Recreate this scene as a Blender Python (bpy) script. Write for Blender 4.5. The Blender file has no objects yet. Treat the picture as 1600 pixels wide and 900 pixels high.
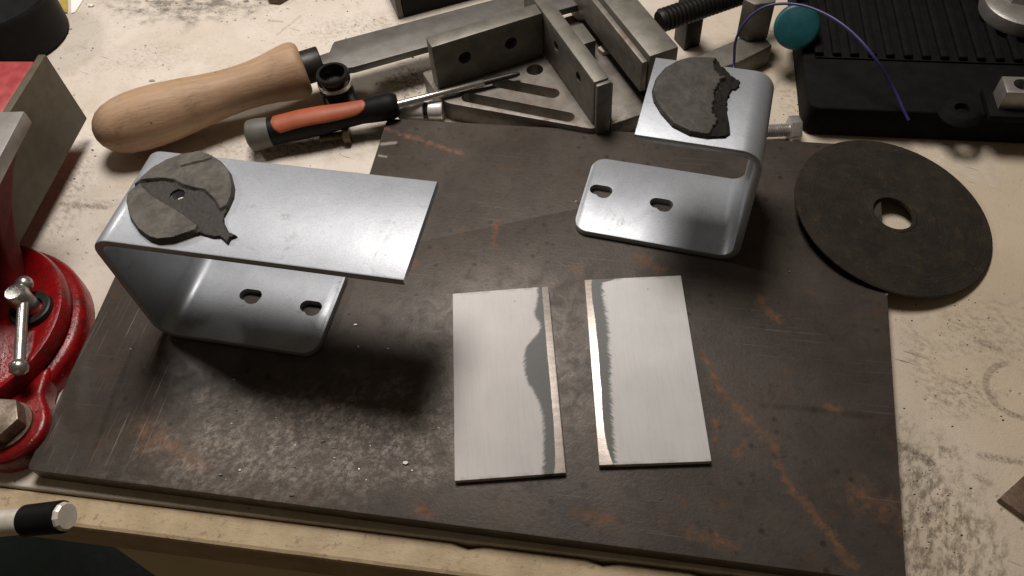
import bpy, bmesh, math, random
import numpy as np
from mathutils import Vector, Matrix, noise as mnoise

random.seed(7)
SC = bpy.context.scene
COL = SC.collection
MM = 0.001

# ------------------------------------------------------------------ camera
FPX, PITCH, ROLL, CAMH = 1271.96, 54.34, -6.05, 347.82      # focal (px of 1600), degrees, mm above the steel plate
_t, _r = math.radians(PITCH), math.radians(ROLL)
_F = np.array([0, math.cos(_t), -math.sin(_t)])
_R0 = np.array([1.0, 0, 0])
_U0 = np.cross(_R0, _F)
_R = _R0 * math.cos(_r) + _U0 * math.sin(_r)
_U = -_R0 * math.sin(_r) + _U0 * math.cos(_r)
cam_data = bpy.data.cameras.new('camera')
cam_data.sensor_width = 36
cam_data.lens = FPX / 1600 * 36
cam_data.clip_start = 0.01
cam_data.clip_end = 20
cam = bpy.data.objects.new('camera', cam_data)
COL.objects.link(cam)
_m = Matrix.Identity(4)
for i in range(3):
    _m[i][0], _m[i][1], _m[i][2] = _R[i], _U[i], -_F[i]
_m[2][3] = CAMH * MM
cam.matrix_world = _m
SC.camera = cam

# ------------------------------------------------------------------ light
world = bpy.data.worlds.new('World')
SC.world = world
world.use_nodes = True
world.node_tree.nodes['Background'].inputs[0].default_value = (1.0, 0.76, 0.48, 1)
world.node_tree.nodes['Background'].inputs[1].default_value = 0.06

def lamp(name, loc, target, size, power, color):
    d = bpy.data.lights.new(name, 'AREA')
    d.shape = 'DISK'
    d.size = size
    d.energy = power
    d.color = color
    d.spread = math.radians(140)
    o = bpy.data.objects.new(name, d)
    COL.objects.link(o)
    o.location = loc
    o.rotation_euler = (Vector(target) - Vector(loc)).to_track_quat('-Z', 'Y').to_euler()
    return o
lamp('bench_lamp', (-0.06, 0.61, 0.88), (-0.26, 0.46, 0.0), 0.35, 5.9, (1.0, 0.925, 0.865))
lamp('fill_lamp', (-0.75, 0.75, 0.62), (0.05, 0.25, 0.0), 0.16, 1.25, (1.0, 0.94, 0.89))  # unseen fill, added to lighten the inner webs and the right bracket foot

SC.view_settings.view_transform = 'Standard'
SC.view_settings.look = 'None'
SC.view_settings.exposure = 0.0
SC.view_settings.gamma = 1.0

# ------------------------------------------------------------------ geometry helpers (all lengths in mm)
def bp(px, py, z):
    d = _F + _R * (px - 800) / FPX + _U * (450 - py) / FPX
    t = (z - CAMH) / d[2]
    return (float(d[0] * t), float(d[1] * t))

def bps(pts, z):
    return [bp(x, y, z) for x, y in pts]

def tag(o, label=None, cat=None, group=None, kind=None):
    if label: o['label'] = label
    if cat: o['category'] = cat
    if group: o['group'] = group
    if kind: o['kind'] = kind
    return o

def empty(name, loc, label, cat, group=None):
    o = bpy.data.objects.new(name, None)
    o.empty_display_size = 0.01
    COL.objects.link(o)
    o.location = Vector(loc) * MM
    tag(o, label, cat, group)
    return o

def org_of(o):
    v = Vector((0, 0, 0))
    while o is not None:
        v += o.location / MM
        o = o.parent
    return v

def link_bm(name, bm, mat, parent=None, origin=None, smooth=40):
    """bm in world mm -> object; origin defaults to the parent's (or to the base centre)."""
    if parent is not None:
        o0 = org_of(parent)
    elif origin is not None:
        o0 = Vector(origin)
    else:
        xs = [v.co for v in bm.verts]
        o0 = Vector((sum(c.x for c in xs) / len(xs), sum(c.y for c in xs) / len(xs), min(c.z for c in xs)))
    for v in bm.verts:
        v.co = (v.co - o0) * MM
    me = bpy.data.meshes.new(name)
    bm.to_mesh(me)
    bm.free()
    if smooth:
        me.polygons.foreach_set('use_smooth', [True] * len(me.polygons))
        me.set_sharp_from_angle(angle=math.radians(smooth))
    ob = bpy.data.objects.new(name, me)
    COL.objects.link(ob)
    if parent is not None:
        ob.parent = parent
    else:
        ob.location = o0 * MM
    if mat: me.materials.append(mat)
    return ob

def bm_new(): return bmesh.new()

def bev(bm, w, seg=2, geom=None, ang=25):
    if w <= 0: return bm
    bm.normal_update()
    es = [e for e in (geom or bm.edges) if len(e.link_faces) == 2 and e.calc_face_angle(0) > math.radians(ang)]
    bmesh.ops.bevel(bm, geom=es, offset=w, offset_type='OFFSET', segments=seg, profile=0.5, affect='EDGES', clamp_overlap=True)
    return bm

def prism(pts, z0, z1, w=0.5, seg=2, bm=None, taper=None):
    """vertical prism of a 2-D outline between z0 and z1."""
    b = bmesh.new()
    a = sum(pts[i][0] * pts[(i + 1) % len(pts)][1] - pts[(i + 1) % len(pts)][0] * pts[i][1] for i in range(len(pts)))
    if a < 0: pts = pts[::-1]
    cx = sum(p[0] for p in pts) / len(pts); cy = sum(p[1] for p in pts) / len(pts)
    k = taper or 1.0
    lo = [b.verts.new((x, y, z0)) for x, y in pts]
    hi = [b.verts.new((cx + (x - cx) * k, cy + (y - cy) * k, z1)) for x, y in pts]
    n = len(pts)
    b.faces.new(lo[::-1]); b.faces.new(hi)
    for i in range(n):
        b.faces.new((lo[i], lo[(i + 1) % n], hi[(i + 1) % n], hi[i]))
    bev(b, w, seg)
    return merge(bm, b)

def merge(bm, b):
    if bm is None: return b
    me = bpy.data.meshes.new('tmp'); b.to_mesh(me); b.free(); bm.from_mesh(me); bpy.data.meshes.remove(me)
    return bm

def rect(o, d, l0, l1, w0, w1):
    """rectangle: origin, unit dir; l along d, w along the right-hand side of d."""
    n = (d[1], -d[0])
    return [(o[0] + d[0] * l + n[0] * w, o[1] + d[1] * l + n[1] * w) for l, w in ((l0, w0), (l1, w0), (l1, w1), (l0, w1))]

def round_poly(pts, r, seg=5):
    out = []
    n = len(pts)
    rs = r if isinstance(r, (list, tuple)) else [r] * n
    for i in range(n):
        p0, p1, p2 = Vector(pts[i - 1]), Vector(pts[i]), Vector(pts[(i + 1) % n])
        a, b = (p0 - p1), (p2 - p1)
        rr = min(rs[i], a.length * .48, b.length * .48)
        if rr <= 0:
            out.append(tuple(p1)); continue
        s, e = p1 + a.normalized() * rr, p1 + b.normalized() * rr
        for k in range(seg + 1):
            t = k / seg
            q = s * (1 - t) ** 2 + p1 * 2 * t * (1 - t) + e * t * t
            out.append((q.x, q.y))
    return out

def frame(axis):
    a = Vector(axis).normalized()
    h = Vector((0, 0, 1)) if abs(a.z) < .9 else Vector((1, 0, 0))
    x = h.cross(a).normalized()
    return a, x, a.cross(x)

def lathe(prof, p0, p1, n=32, sx=1.0, sy=1.0, bm=None, caps=True):
    """prof: (distance along p0->p1 in mm, radius)."""
    b = bmesh.new()
    p0, p1 = Vector(p0), Vector(p1)
    a, x, y = frame(p1 - p0)
    rings = []
    for s, r in prof:
        c = p0 + a * s
        rings.append([b.verts.new(c + x * (math.cos(2 * math.pi * k / n) * r * sx) + y * (math.sin(2 * math.pi * k / n) * r * sy)) for k in range(n)])
    for q, w in zip(rings, rings[1:]):
        for k in range(n):
            b.faces.new((q[k], q[(k + 1) % n], w[(k + 1) % n], w[k]))
    if caps:
        if prof[0][1] > 1e-6: b.faces.new(rings[0][::-1])
        if prof[-1][1] > 1e-6: b.faces.new(rings[-1])
    bmesh.ops.remove_doubles(b, verts=b.verts, dist=1e-5)
    bmesh.ops.recalc_face_normals(b, faces=b.faces)
    return merge(bm, b)

def ring_lathe(prof, p0, p1, n=48, bm=None):
    """closed profile (for discs with bores)."""
    b = bmesh.new()
    p0, p1 = Vector(p0), Vector(p1)
    a, x, y = frame(p1 - p0)
    rings = [[b.verts.new(p0 + a * s + x * (math.cos(2 * math.pi * k / n) * r) + y * (math.sin(2 * math.pi * k / n) * r)) for k in range(n)] for s, r in prof]
    m = len(rings)
    for i in range(m):
        q, w = rings[i], rings[(i + 1) % m]
        for k in range(n):
            b.faces.new((q[k], q[(k + 1) % n], w[(k + 1) % n], w[k]))
    bmesh.ops.recalc_face_normals(b, faces=b.faces)
    return merge(bm, b)

def spline(pts, k=8):
    pts = [Vector(p) for p in pts]
    P = [pts[0] * 2 - pts[1]] + pts + [pts[-1] * 2 - pts[-2]]
    out = []
    for i in range(1, len(P) - 2):
        for j in range(k):
            t = j / k
            a, b, c, d = P[i - 1], P[i], P[i + 1], P[i + 2]
            out.append(.5 * ((2 * b) + (c - a) * t + (2 * a - 5 * b + 4 * c - d) * t * t + (3 * b - a - 3 * c + d) * t ** 3))
    out.append(pts[-1])
    return out

def tube(pts, r, n=10, bm=None):
    b = bmesh.new()
    pts = [Vector(p) for p in pts]
    prev = None; rings = []
    for i, p in enumerate(pts):
        a = (pts[min(i + 1, len(pts) - 1)] - pts[max(i - 1, 0)]).normalized()
        if prev is None:
            _, x, y = frame(a)
        else:
            x = (prev - a * prev.dot(a)).normalized(); y = a.cross(x)
        prev = x
        rr = r[i] if isinstance(r, (list, tuple)) else r
        rings.append([b.verts.new(p + x * math.cos(2 * math.pi * k / n) * rr + y * math.sin(2 * math.pi * k / n) * rr) for k in range(n)])
    for q, w in zip(rings, rings[1:]):
        for k in range(n): b.faces.new((q[k], q[(k + 1) % n], w[(k + 1) % n], w[k]))
    b.faces.new(rings[0][::-1]); b.faces.new(rings[-1])
    bmesh.ops.recalc_face_normals(b, faces=b.faces)
    return merge(bm, b)

def hexprism(p0, axis, r, h, rot=0, w=0.4, bm=None):
    b = bmesh.new()
    a, x, y = frame(axis); p0 = Vector(p0)
    q = [[b.verts.new(p0 + a * s + x * math.cos(rot + k * math.pi / 3) * r + y * math.sin(rot + k * math.pi / 3) * r) for k in range(6)] for s in (0, h)]
    b.faces.new(q[0][::-1]); b.faces.new(q[1])
    for k in range(6): b.faces.new((q[0][k], q[0][(k + 1) % 6], q[1][(k + 1) % 6], q[1][k]))
    bmesh.ops.recalc_face_normals(b, faces=b.faces)
    bev(b, w, 2)
    return merge(bm, b)

def loft(sections, caps=True, bm=None):
    """sections: lists of equal length of 3-D points."""
    b = bmesh.new()
    R = [[b.verts.new(p) for p in s] for s in sections]
    n = len(R[0])
    for q, w in zip(R, R[1:]):
        for k in range(n): b.faces.new((q[k], q[(k + 1) % n], w[(k + 1) % n], w[k]))
    if caps:
        b.faces.new(R[0][::-1]); b.faces.new(R[-1])
    bmesh.ops.recalc_face_normals(b, faces=b.faces)
    return merge(bm, b)

def cut(ob, cutters):
    """boolean difference; cutters are bmeshes in world mm."""
    o0 = org_of(ob)
    tmp = []
    for c in cutters:
        for v in c.verts: v.co = v.co * MM
        me = bpy.data.meshes.new('cutter'); c.to_mesh(me); c.free()
        k = bpy.data.objects.new('cutter', me); COL.objects.link(k)
        m = ob.modifiers.new('b', 'BOOLEAN'); m.operation = 'DIFFERENCE'; m.solver = 'EXACT'; m.object = k
        tmp.append(k)
    bpy.context.view_layer.update()
    dg = bpy.context.evaluated_depsgraph_get()
    new = bpy.data.meshes.new_from_object(ob.evaluated_get(dg))
    mats = list(ob.data.materials)
    ob.modifiers.clear()
    old = ob.data; nm = old.name
    ob.data = new
    bpy.data.meshes.remove(old); new.name = nm
    new.materials.clear()
    for m in mats: new.materials.append(m)
    for k in tmp:
        me = k.data; bpy.data.objects.remove(k); bpy.data.meshes.remove(me)
    new.set_sharp_from_angle(angle=math.radians(35))
    return ob

def obround(c0, c1, r, z0, z1, n=12):
    c0, c1 = Vector(c0), Vector(c1)
    d = (c1 - c0).normalized(); nn = Vector((-d.y, d.x))
    pts = []
    for k in range(n + 1):
        a = math.pi * k / n
        q = c1 + d * math.sin(a) * r - nn * math.cos(a) * r; pts.append((q.x, q.y))
    for k in range(n + 1):
        a = math.pi * k / n
        q = c0 - d * math.sin(a) * r + nn * math.cos(a) * r; pts.append((q.x, q.y))
    return prism(pts, z0, z1, 0)

def in_poly(x, y, P):
    c = False; j = len(P) - 1
    for i in range(len(P)):
        xi, yi = P[i]; xj, yj = P[j]
        if (yi > y) != (yj > y) and x < (xj - xi) * (y - yi) / (yj - yi) + xi: c = not c
        j = i
    return c

def d_poly(x, y, P):
    best = 1e9; j = len(P) - 1
    for i in range(len(P)):
        ax, ay = P[j]; bx, by = P[i]
        dx, dy = bx - ax, by - ay
        t = max(0, min(1, ((x - ax) * dx + (y - ay) * dy) / (dx * dx + dy * dy + 1e-12)))
        best = min(best, math.hypot(x - ax - dx * t, y - ay - dy * t)); j = i
    return best

# ------------------------------------------------------------------ material helpers
class G:
    def __init__(self, name):
        self.m = bpy.data.materials.new(name); self.m.use_nodes = True
        self.t = self.m.node_tree; self.n = self.t.nodes; self.l = self.t.links
        self.b = self.n['Principled BSDF']
        tc = self.n.new('ShaderNodeTexCoord')
        v = self.n.new('ShaderNodeVectorMath'); v.operation = 'SCALE'; v.inputs['Scale'].default_value = 1000
        self.l.new(tc.outputs['Object'], v.inputs[0])
        self.mm = v.outputs[0]
    def put(self, sock, val):
        if isinstance(val, bpy.types.NodeSocket): self.l.new(val, sock)
        elif isinstance(val, (tuple, list)):
            sock.default_value = (*val, 1)[:4] if len(val) == 3 and sock.type == 'RGBA' else val
        else: sock.default_value = val
    def math(self, op, a, b=0.0, clamp=False):
        n = self.n.new('ShaderNodeMath'); n.operation = op; n.use_clamp = clamp
        self.put(n.inputs[0], a); self.put(n.inputs[1], b)
        return n.outputs[0]
    def add(self, a, b): return self.math('ADD', a, b)
    def sub(self, a, b): return self.math('SUBTRACT', a, b)
    def mul(self, a, b): return self.math('MULTIPLY', a, b)
    def mx(self, a, b): return self.math('MAXIMUM', a, b)
    def ramp(self, x, a, b, c=0.0, d=1.0, smooth=True):
        n = self.n.new('ShaderNodeMapRange'); n.interpolation_type = 'SMOOTHSTEP' if smooth else 'LINEAR'
        self.put(n.inputs['Value'], x)
        n.inputs['From Min'].default_value = a; n.inputs['From Max'].default_value = b
        n.inputs['To Min'].default_value = c; n.inputs['To Max'].default_value = d
        return n.outputs[0]
    def xyz(self, v=None):
        n = self.n.new('ShaderNodeSeparateXYZ'); self.l.new(v or self.mm, n.inputs[0]); return n.outputs
    def vec(self, x, y, z=0.0):
        n = self.n.new('ShaderNodeCombineXYZ')
        for s, q in zip(n.inputs, (x, y, z)): self.put(s, q)
        return n.outputs[0]
    def map(self, v=None, scale=(1, 1, 1), rot=(0, 0, 0), loc=(0, 0, 0)):
        n = self.n.new('ShaderNodeMapping'); self.l.new(v or self.mm, n.inputs[0])
        n.inputs['Scale'].default_value = scale; n.inputs['Rotation'].default_value = [math.radians(q) for q in rot]; n.inputs['Location'].default_value = loc
        return n.outputs[0]
    def noise(self, size, detail=4, rough=.55, v=None, dist=0.0, off=(0, 0, 0), stretch=None, rot=0):
        """size: feature size in mm."""
        s = 1.0 / size
        sc = (s, s, s) if not stretch else (s / stretch, s, s)
        vv = self.map(v, (1, 1, 1), (0, 0, rot)) if rot else v
        vv = self.map(vv, sc, loc=off)
        n = self.n.new('ShaderNodeTexNoise'); self.l.new(vv, n.inputs['Vector'])
        n.inputs['Scale'].default_value = 1; n.inputs['Detail'].default_value = detail
        n.inputs['Roughness'].default_value = rough; n.inputs['Distortion'].default_value = dist
        return n.outputs[0]
    def voro(self, size, v=None, rnd=1.0):
        n = self.n.new('ShaderNodeTexVoronoi'); self.l.new(self.map(v, (1 / size,) * 3), n.inputs['Vector']); n.inputs['Scale'].default_value = 1
        n.inputs['Randomness'].default_value = rnd
        return n.outputs['Distance']
    def mix(self, f, a, b, mode='MIX'):
        n = self.n.new('ShaderNodeMix'); n.data_type = 'RGBA'; n.blend_type = mode
        self.put(n.inputs['Factor'], f); self.put(n.inputs['A'], a) if False else None
        self.put(n.inputs[6], a); self.put(n.inputs[7], b)
        return n.outputs[2]
    def fmix(self, f, a, b):
        return self.add(self.mul(a, self.sub(1.0, f)), self.mul(b, f))
    def curve(self, x, pts):
        n = self.n.new('ShaderNodeFloatCurve'); c = n.mapping.curves[0]
        c.points[0].location = pts[0]; c.points[1].location = pts[-1]
        for p in pts[1:-1]: c.points.new(*p)
        n.mapping.update(); self.put(n.inputs['Value'], x)
        return n.outputs[0]
    def seg(self, xy, a, b):
        """distance in mm to a segment (2-D)."""
        x, y = xy
        dx, dy = b[0] - a[0], b[1] - a[1]; L = dx * dx + dy * dy
        px, py = self.sub(x, a[0]), self.sub(y, a[1])
        t = self.math('DIVIDE', self.add(self.mul(px, dx), self.mul(py, dy)), L, True)
        ex, ey = self.sub(px, self.mul(t, dx)), self.sub(py, self.mul(t, dy))
        return self.math('SQRT', self.add(self.mul(ex, ex), self.mul(ey, ey)))
    def dist(self, xy, c, sx=1.0, sy=1.0):
        x, y = self.mul(self.sub(xy[0], c[0]), 1 / sx), self.mul(self.sub(xy[1], c[1]), 1 / sy)
        return self.math('SQRT', self.add(self.mul(x, x), self.mul(y, y)))
    def bump(self, h, dist_mm, strength=1.0):
        n = self.n.new('ShaderNodeBump'); n.inputs['Strength'].default_value = strength
        n.inputs['Distance'].default_value = dist_mm * MM
        self.put(n.inputs['Height'], h)
        self.l.new(n.outputs[0], self.b.inputs['Normal'])
    def out(self, color=None, rough=None, metal=None, spec=None, **kw):
        for k, v in (('Base Color', color), ('Roughness', rough), ('Metallic', metal), ('Specular IOR Level', spec)):
            if v is not None: self.put(self.b.inputs[k], v)
        for k, v in kw.items(): self.put(self.b.inputs[k.replace('_', ' ')], v)
        return self.m

def simple(name, c1, c2=None, size=4, rough=.5, metal=0.0, bump=0.0, bsize=1.0, rvar=.1, **kw):
    g = G(name)
    n = g.noise(size, 5, .6)
    col = g.mix(g.ramp(n, .3, .7), c1, c2 or tuple(x * .75 for x in c1))
    r = g.add(rough - rvar / 2, g.mul(g.noise(size * .6, 4, .6, off=(7, 3, 1)), rvar))
    if bump: g.bump(g.noise(bsize, 3, .6, off=(3, 9, 2)), bump)
    return g.out(col, r, metal, **kw)

# ------------------------------------------------------------------ materials
Z_BENCH = -10.0
BA = math.radians(-13.0)                                  # the bench front and the plate run at this angle
BU = (math.cos(BA), math.sin(BA)); BV = (-math.sin(BA), math.cos(BA))

def mat_bench():
    g = G('dirty_cream_bench_paint')
    x, y, _ = g.xyz(); xy = (x, y)
    big = g.noise(70, 5, .6)
    mid = g.noise(14, 5, .62, dist=.4)
    fine = g.noise(2.2, 4, .65, stretch=2.0, rot=35)
    col = g.mix(g.ramp(big, .3, .72), (.66, .605, .535), (.56, .50, .425))
    col = g.mix(g.mul(g.ramp(mid, .45, .75), .45), col, (.42, .35, .27))
    mott = g.mul(g.ramp(g.noise(2.4, 6, .75, off=(8, 3, 2), dist=.5), .50, .70), g.ramp(g.noise(34, 4, .6, off=(3, 8, 8)), .35, .65))
    col = g.mix(g.mul(mott, .5), col, (.33, .265, .19))
    # grey filing dust, fine scuffs and dark specks
    speck = g.mul(g.ramp(fine, .60, .72), g.ramp(g.noise(28, 4, .6, off=(5, 2, 0)), .42, .66))
    col = g.mix(g.mul(speck, .75), col, (.12, .10, .08))
    pits = g.mul(g.ramp(g.voro(7), .16, .06), g.ramp(g.noise(40, 3, off=(1, 8, 3)), .45, .62))
    col = g.mix(g.mul(pits, .7), col, (.10, .08, .06))
    stain_warm_light = g.mul(g.ramp(g.add(x, g.mul(g.noise(60, 4, .6, off=(6, 1, 4)), 160)), 150, 330), .6)  # yellower to the right: aged paint, plus the warm, weaker light painted in
    col = g.mix(stain_warm_light, col, (.64, .52, .355))
    # dust heap smeared at the back
    c0 = bp(330, -10, Z_BENCH)
    dd = g.add(g.mul(g.dist(xy, c0, 75, 34), 1.0), g.mul(g.sub(g.noise(16, 5, .65, off=(2, 2, 2)), .5), 2.2))
    dust = g.mul(g.ramp(dd, 1.25, .45), g.ramp(g.noise(7, 6, .72, off=(9, 1, 0), stretch=2, rot=20), .36, .60))
    col = g.mix(g.mul(dust, .9), col, (.15, .135, .115))
    # grime beside the plate's right side and at the lower right
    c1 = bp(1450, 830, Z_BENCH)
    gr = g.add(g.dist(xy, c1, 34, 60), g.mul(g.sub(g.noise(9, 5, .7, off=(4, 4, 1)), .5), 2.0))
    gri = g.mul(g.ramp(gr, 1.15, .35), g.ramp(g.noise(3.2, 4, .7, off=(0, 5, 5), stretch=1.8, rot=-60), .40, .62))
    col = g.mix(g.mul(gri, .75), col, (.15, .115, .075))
    c2 = bp(1440, 60, Z_BENCH)
    # smudges at chosen spots: beside the clamp, in front of the screwdriver, on the right; the long one by the vise doubles as painted jaw shadow
    for (px, py, sx, sy, k, s) in ((640, 125, 20, 22, .8, 1), (470, 225, 70, 13, .7, 2), (1235, 150, 14, 30, .35, 3), (1500, 620, 22, 16, .55, 4), (1540, 520, 40, 30, .35, 5), (110, 300, 16, 60, .45, 6),
                                   (150, 320, 30, 5, .6, 7), (560, 40, 60, 18, .35, 8), (230, 90, 50, 20, .25, 9), (1440, 560, 10, 30, .4, 10)):
        c = bp(px, py, Z_BENCH)
        d = g.add(g.dist(xy, c, sx, sy), g.mul(g.sub(g.noise(10, 4, .65, off=(s * 3.1, s, 0)), .5), 1.6))
        f = g.mul(g.ramp(d, 1.1, .2), g.ramp(g.noise(2.6, 4, .7, off=(s, s * 7, 1), stretch=1.6, rot=40), .42, .64))
        col = g.mix(g.mul(f, k), col, (.11, .09, .07))
    # oily ring left by a tin, and a few dragged marks
    brk = g.noise(1.5, 5, .75, off=(4, 9, 9))
    rc = bp(1592, 610, Z_BENCH)
    rd = g.math('ABSOLUTE', g.sub(g.dist(xy, rc), 14.5))
    ang = g.math('ARCTAN2', g.sub(y, rc[1]), g.sub(x, rc[0]))
    rn = g.noise(5, 4, .7, off=(3, 3, 3))
    ring = g.mul(g.mul(g.mul(g.ramp(brk, .30, .55), g.ramp(g.add(rd, g.mul(g.sub(rn, .5), 2.0)), 2.2, 1.0)), g.ramp(rn, .25, .6)), g.ramp(g.math('ABSOLUTE', ang), 1.2, 1.9))
    col = g.mix(g.mul(ring, .72), col, (.17, .14, .10))
    for (a, b, w, k) in (((1402, 692), (1455, 722), 2.2, .75), ((1455, 722), (1462, 745), 1.0, .5), ((1532, 712), (1595, 722), 1.5, .6), ((1527, 745), (1545, 755), 1.4, .45), ((1472, 700), (1482, 703), 1.2, .6),
                         ((1040, 858), (1060, 870), 3.0, .7), ((95, 318), (165, 325), 1.2, .6), ((420, 32), (440, 34), .8, .5), ((432, 55), (470, 25), .7, .35), ((1525, 532), (1560, 545), 1.5, .5)):
        d = g.add(g.seg(xy, bp(*a, Z_BENCH), bp(*b, Z_BENCH)), g.mul(g.sub(rn, .5), 3))
        col = g.mix(g.mul(g.mul(g.ramp(d, w + 1.2, w * .3), g.ramp(brk, .36, .58)), k), col, (.13, .10, .075))
    gouge = g.mul(g.ramp(g.noise(1.0, 2, .5, stretch=28, rot=31, off=(3, 1, 1)), .70, .77), g.ramp(g.noise(50, 3, off=(8, 8, 1)), .45, .6))
    col = g.mix(g.mul(gouge, .5), col, (.22, .17, .12))
    h = g.sub(g.sub(g.add(g.mul(g.noise(1.1, 4, .7), .6), g.mul(mid, .8)), g.mul(gouge, 1.5)), g.mul(pits, 1.2))
    g.bump(h, .34)
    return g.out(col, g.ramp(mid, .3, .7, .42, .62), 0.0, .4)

def mat_plate():
    g = G('rusty_mill_scale_steel')
    x, y, _ = g.xyz(); xy = (x, y)
    big = g.noise(45, 5, .6)
    mid = g.noise(9, 6, .65, dist=.6)
    fine = g.noise(1.8, 4, .7)
    col = g.mix(g.ramp(big, .3, .7), (.084, .070, .059), (.053, .044, .037))
    col = g.mix(g.mul(g.ramp(mid, .5, .7), .55), col, (.040, .032, .027))
    col = g.mix(g.mul(g.ramp(g.noise(22, 5, .65, off=(4, 7, 0)), .58, .72), .5), col, (.115, .062, .030))
    # small dark rust spots
    sp = g.mx(g.mul(g.ramp(g.voro(8.5), .24, .08), g.ramp(g.noise(60, 3, off=(2, 9, 4)), .38, .58)), g.mul(g.ramp(g.noise(5, 5, .7, off=(7, 2, 2)), .58, .70), .7))
    col = g.mix(g.mul(sp, .75), col, (.030, .020, .014))
    # orange rust runs and patches
    rust = None
    rn = g.noise(5.5, 6, .72, off=(1, 4, 8))
    for a, b, w in (((1095, 545), (1128, 615), 1.6), ((1128, 615), (1205, 690), 3.2), ((1205, 690), (1228, 752), 2.0), ((1228, 752), (1270, 800), 2.6), ((1150, 710), (1165, 696), 2.2), ((1297, 635), (1303, 642), 3.6), ((1340, 770), (1395, 800), 9.0),
                    ((1000, 405), (1030, 420), 5), ((1190, 470), (1215, 500), 4), ((775, 350), (772, 380), 2.6), ((640, 400), (650, 415), 3.2), ((650, 350), (655, 352), 2), ((225, 670), (310, 725), 9), ((235, 690), (250, 700), 8), ((655, 795), (668, 802), 4), ((600, 200), (720, 240), 2.0),
                    ((1270, 800), (1330, 880), 3.0), ((1120, 660), (1118, 690), 2.0), ((900, 800), (960, 815), 3.5), ((1080, 830), (1140, 850), 4)):
        d = g.add(g.seg(xy, bp(*a, 0), bp(*b, 0)), g.mul(g.sub(rn, .5), w * 4.0 + 6))
        f = g.ramp(d, w + .8, -w * .8)
        rust = f if rust is None else g.mx(rust, f)
    rcol = g.mix(g.ramp(g.noise(4, 4, .6, off=(6, 6, 6)), .35, .65), (.25, .098, .032), (.13, .052, .02))
    col = g.mix(g.mul(rust, .62), col, rcol)
    # worn, scoured area in front of the left bracket: bare metal between pits, with the lamp's glossy highlight painted in
    c = bp(480, 690, 0)
    wd = g.add(g.dist(xy, c, 92, 34), g.mul(g.sub(g.noise(18, 4, .6, off=(8, 8, 0)), .5), 1.3))
    wear_highlight = g.ramp(wd, 1.25, .35)
    grit = g.noise(3.0, 7, .72, stretch=1.45, rot=-40, off=(5, 5, 5))
    bare = g.mul(g.mul(wear_highlight, g.ramp(g.noise(13, 4, .65, off=(1, 5, 2)), .30, .62)), g.ramp(grit, .42, .62))
    col = g.mix(g.mul(wear_highlight, .22), col, (.22, .19, .16))
    col = g.mix(g.mul(bare, .5), col, (.46, .40, .345))
    # scratches along the plate
    sc = g.noise(1.0, 2, .5, stretch=60, rot=-(90 - 13) , off=(3, 0, 0))
    s1 = g.mul(g.ramp(sc, .62, .70), g.ramp(g.dist(xy, bp(170, 620, 0), 45, 60), 1.2, .6))
    col = g.mix(g.mul(s1, .6), col, (.30, .26, .21))
    sc2 = g.noise(.9, 2, .5, stretch=55, rot=14, off=(0, 4, 0))
    s2 = g.mul(g.ramp(sc2, .64, .72), g.ramp(big, .45, .6))
    col = g.mix(g.mul(s2, .35), col, (.22, .2, .17))
    # pale chips by the back left corner, a dark drag mark on the right
    for (a, b, w) in (((597, 225), (617, 223), 1.3), ((593, 243), (603, 245), .8)):
        d = g.add(g.seg(xy, bp(*a, 0), bp(*b, 0)), g.mul(g.sub(rn, .5), 2))
        col = g.mix(g.mul(g.ramp(d, w + .7, w * .3), .75), col, (.34, .31, .27))
    for (a, b, w) in (((1190, 634), (1270, 640), 1.1), ((1270, 640), (1360, 652), 1.4), ((208, 540), (148, 700), 1.0)):
        d = g.add(g.seg(xy, bp(*a, 0), bp(*b, 0)), g.mul(g.sub(rn, .5), 2.5))
        col = g.mix(g.mul(g.mul(g.ramp(d, w + 1.6, w * .2), g.ramp(rn, .3, .6)), .5), col, (.026, .021, .016))
    h = g.add(g.add(g.mul(fine, .40), g.mul(mid, .18)), g.mul(g.mul(grit, wear_highlight), 1.0))
    g.bump(h, .32)
    rough = g.add(g.ramp(mid, .3, .7, .40, .55), g.mul(rust, .3))
    rough = g.sub(rough, g.mul(wear_highlight, .08))
    return g.out(col, rough, g.mul(g.sub(1.0, rust), .25), .4)

def mat_zinc():
    g = G('zinc_plated_steel')
    n1 = g.noise(30, 4, .6); gr = g.noise(.7, 3, .7, off=(3, 3, 9)); n2 = g.noise(1.6, 4, .7, stretch=5)
    col = g.mix(g.ramp(n1, .3, .7), (.40, .425, .46), (.345, .37, .405))
    col = g.mix(g.mul(g.ramp(gr, .42, .70), .35), col, (.20, .21, .225))
    sc = g.ramp(g.noise(.8, 3, .6, stretch=10, rot=24, off=(2, 1, 0)), .63, .74)
    col = g.mix(g.mul(sc, .40), col, (.16, .165, .17))
    sc2 = g.ramp(g.noise(.7, 3, .6, stretch=12, rot=-62, off=(7, 1, 0)), .66, .76)
    col = g.mix(g.mul(sc2, .35), col, (.56, .58, .60))
    sm = g.mul(g.ramp(g.noise(17, 5, .68, off=(9, 4, 2), dist=.8), .54, .72), g.ramp(g.noise(1.4, 4, .7, off=(1, 2, 8)), .35, .62))
    col = g.mix(g.mul(sm, .42), col, (.155, .15, .14))
    chip = g.ramp(g.voro(15), .045, .02)
    col = g.mix(g.mul(chip, .8), col, (.07, .065, .06))
    g.bump(g.add(g.mul(gr, .5), g.add(g.mul(n2, .3), g.noise(12, 2))), .06)
    rough = g.add(g.add(.40, g.mul(g.noise(18, 4, .6, off=(4, 4, 4)), .14)), g.mul(sm, .15))
    return g.out(col, rough, .5, .4, Coat_Weight=.35, Coat_Roughness=.16)

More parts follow.
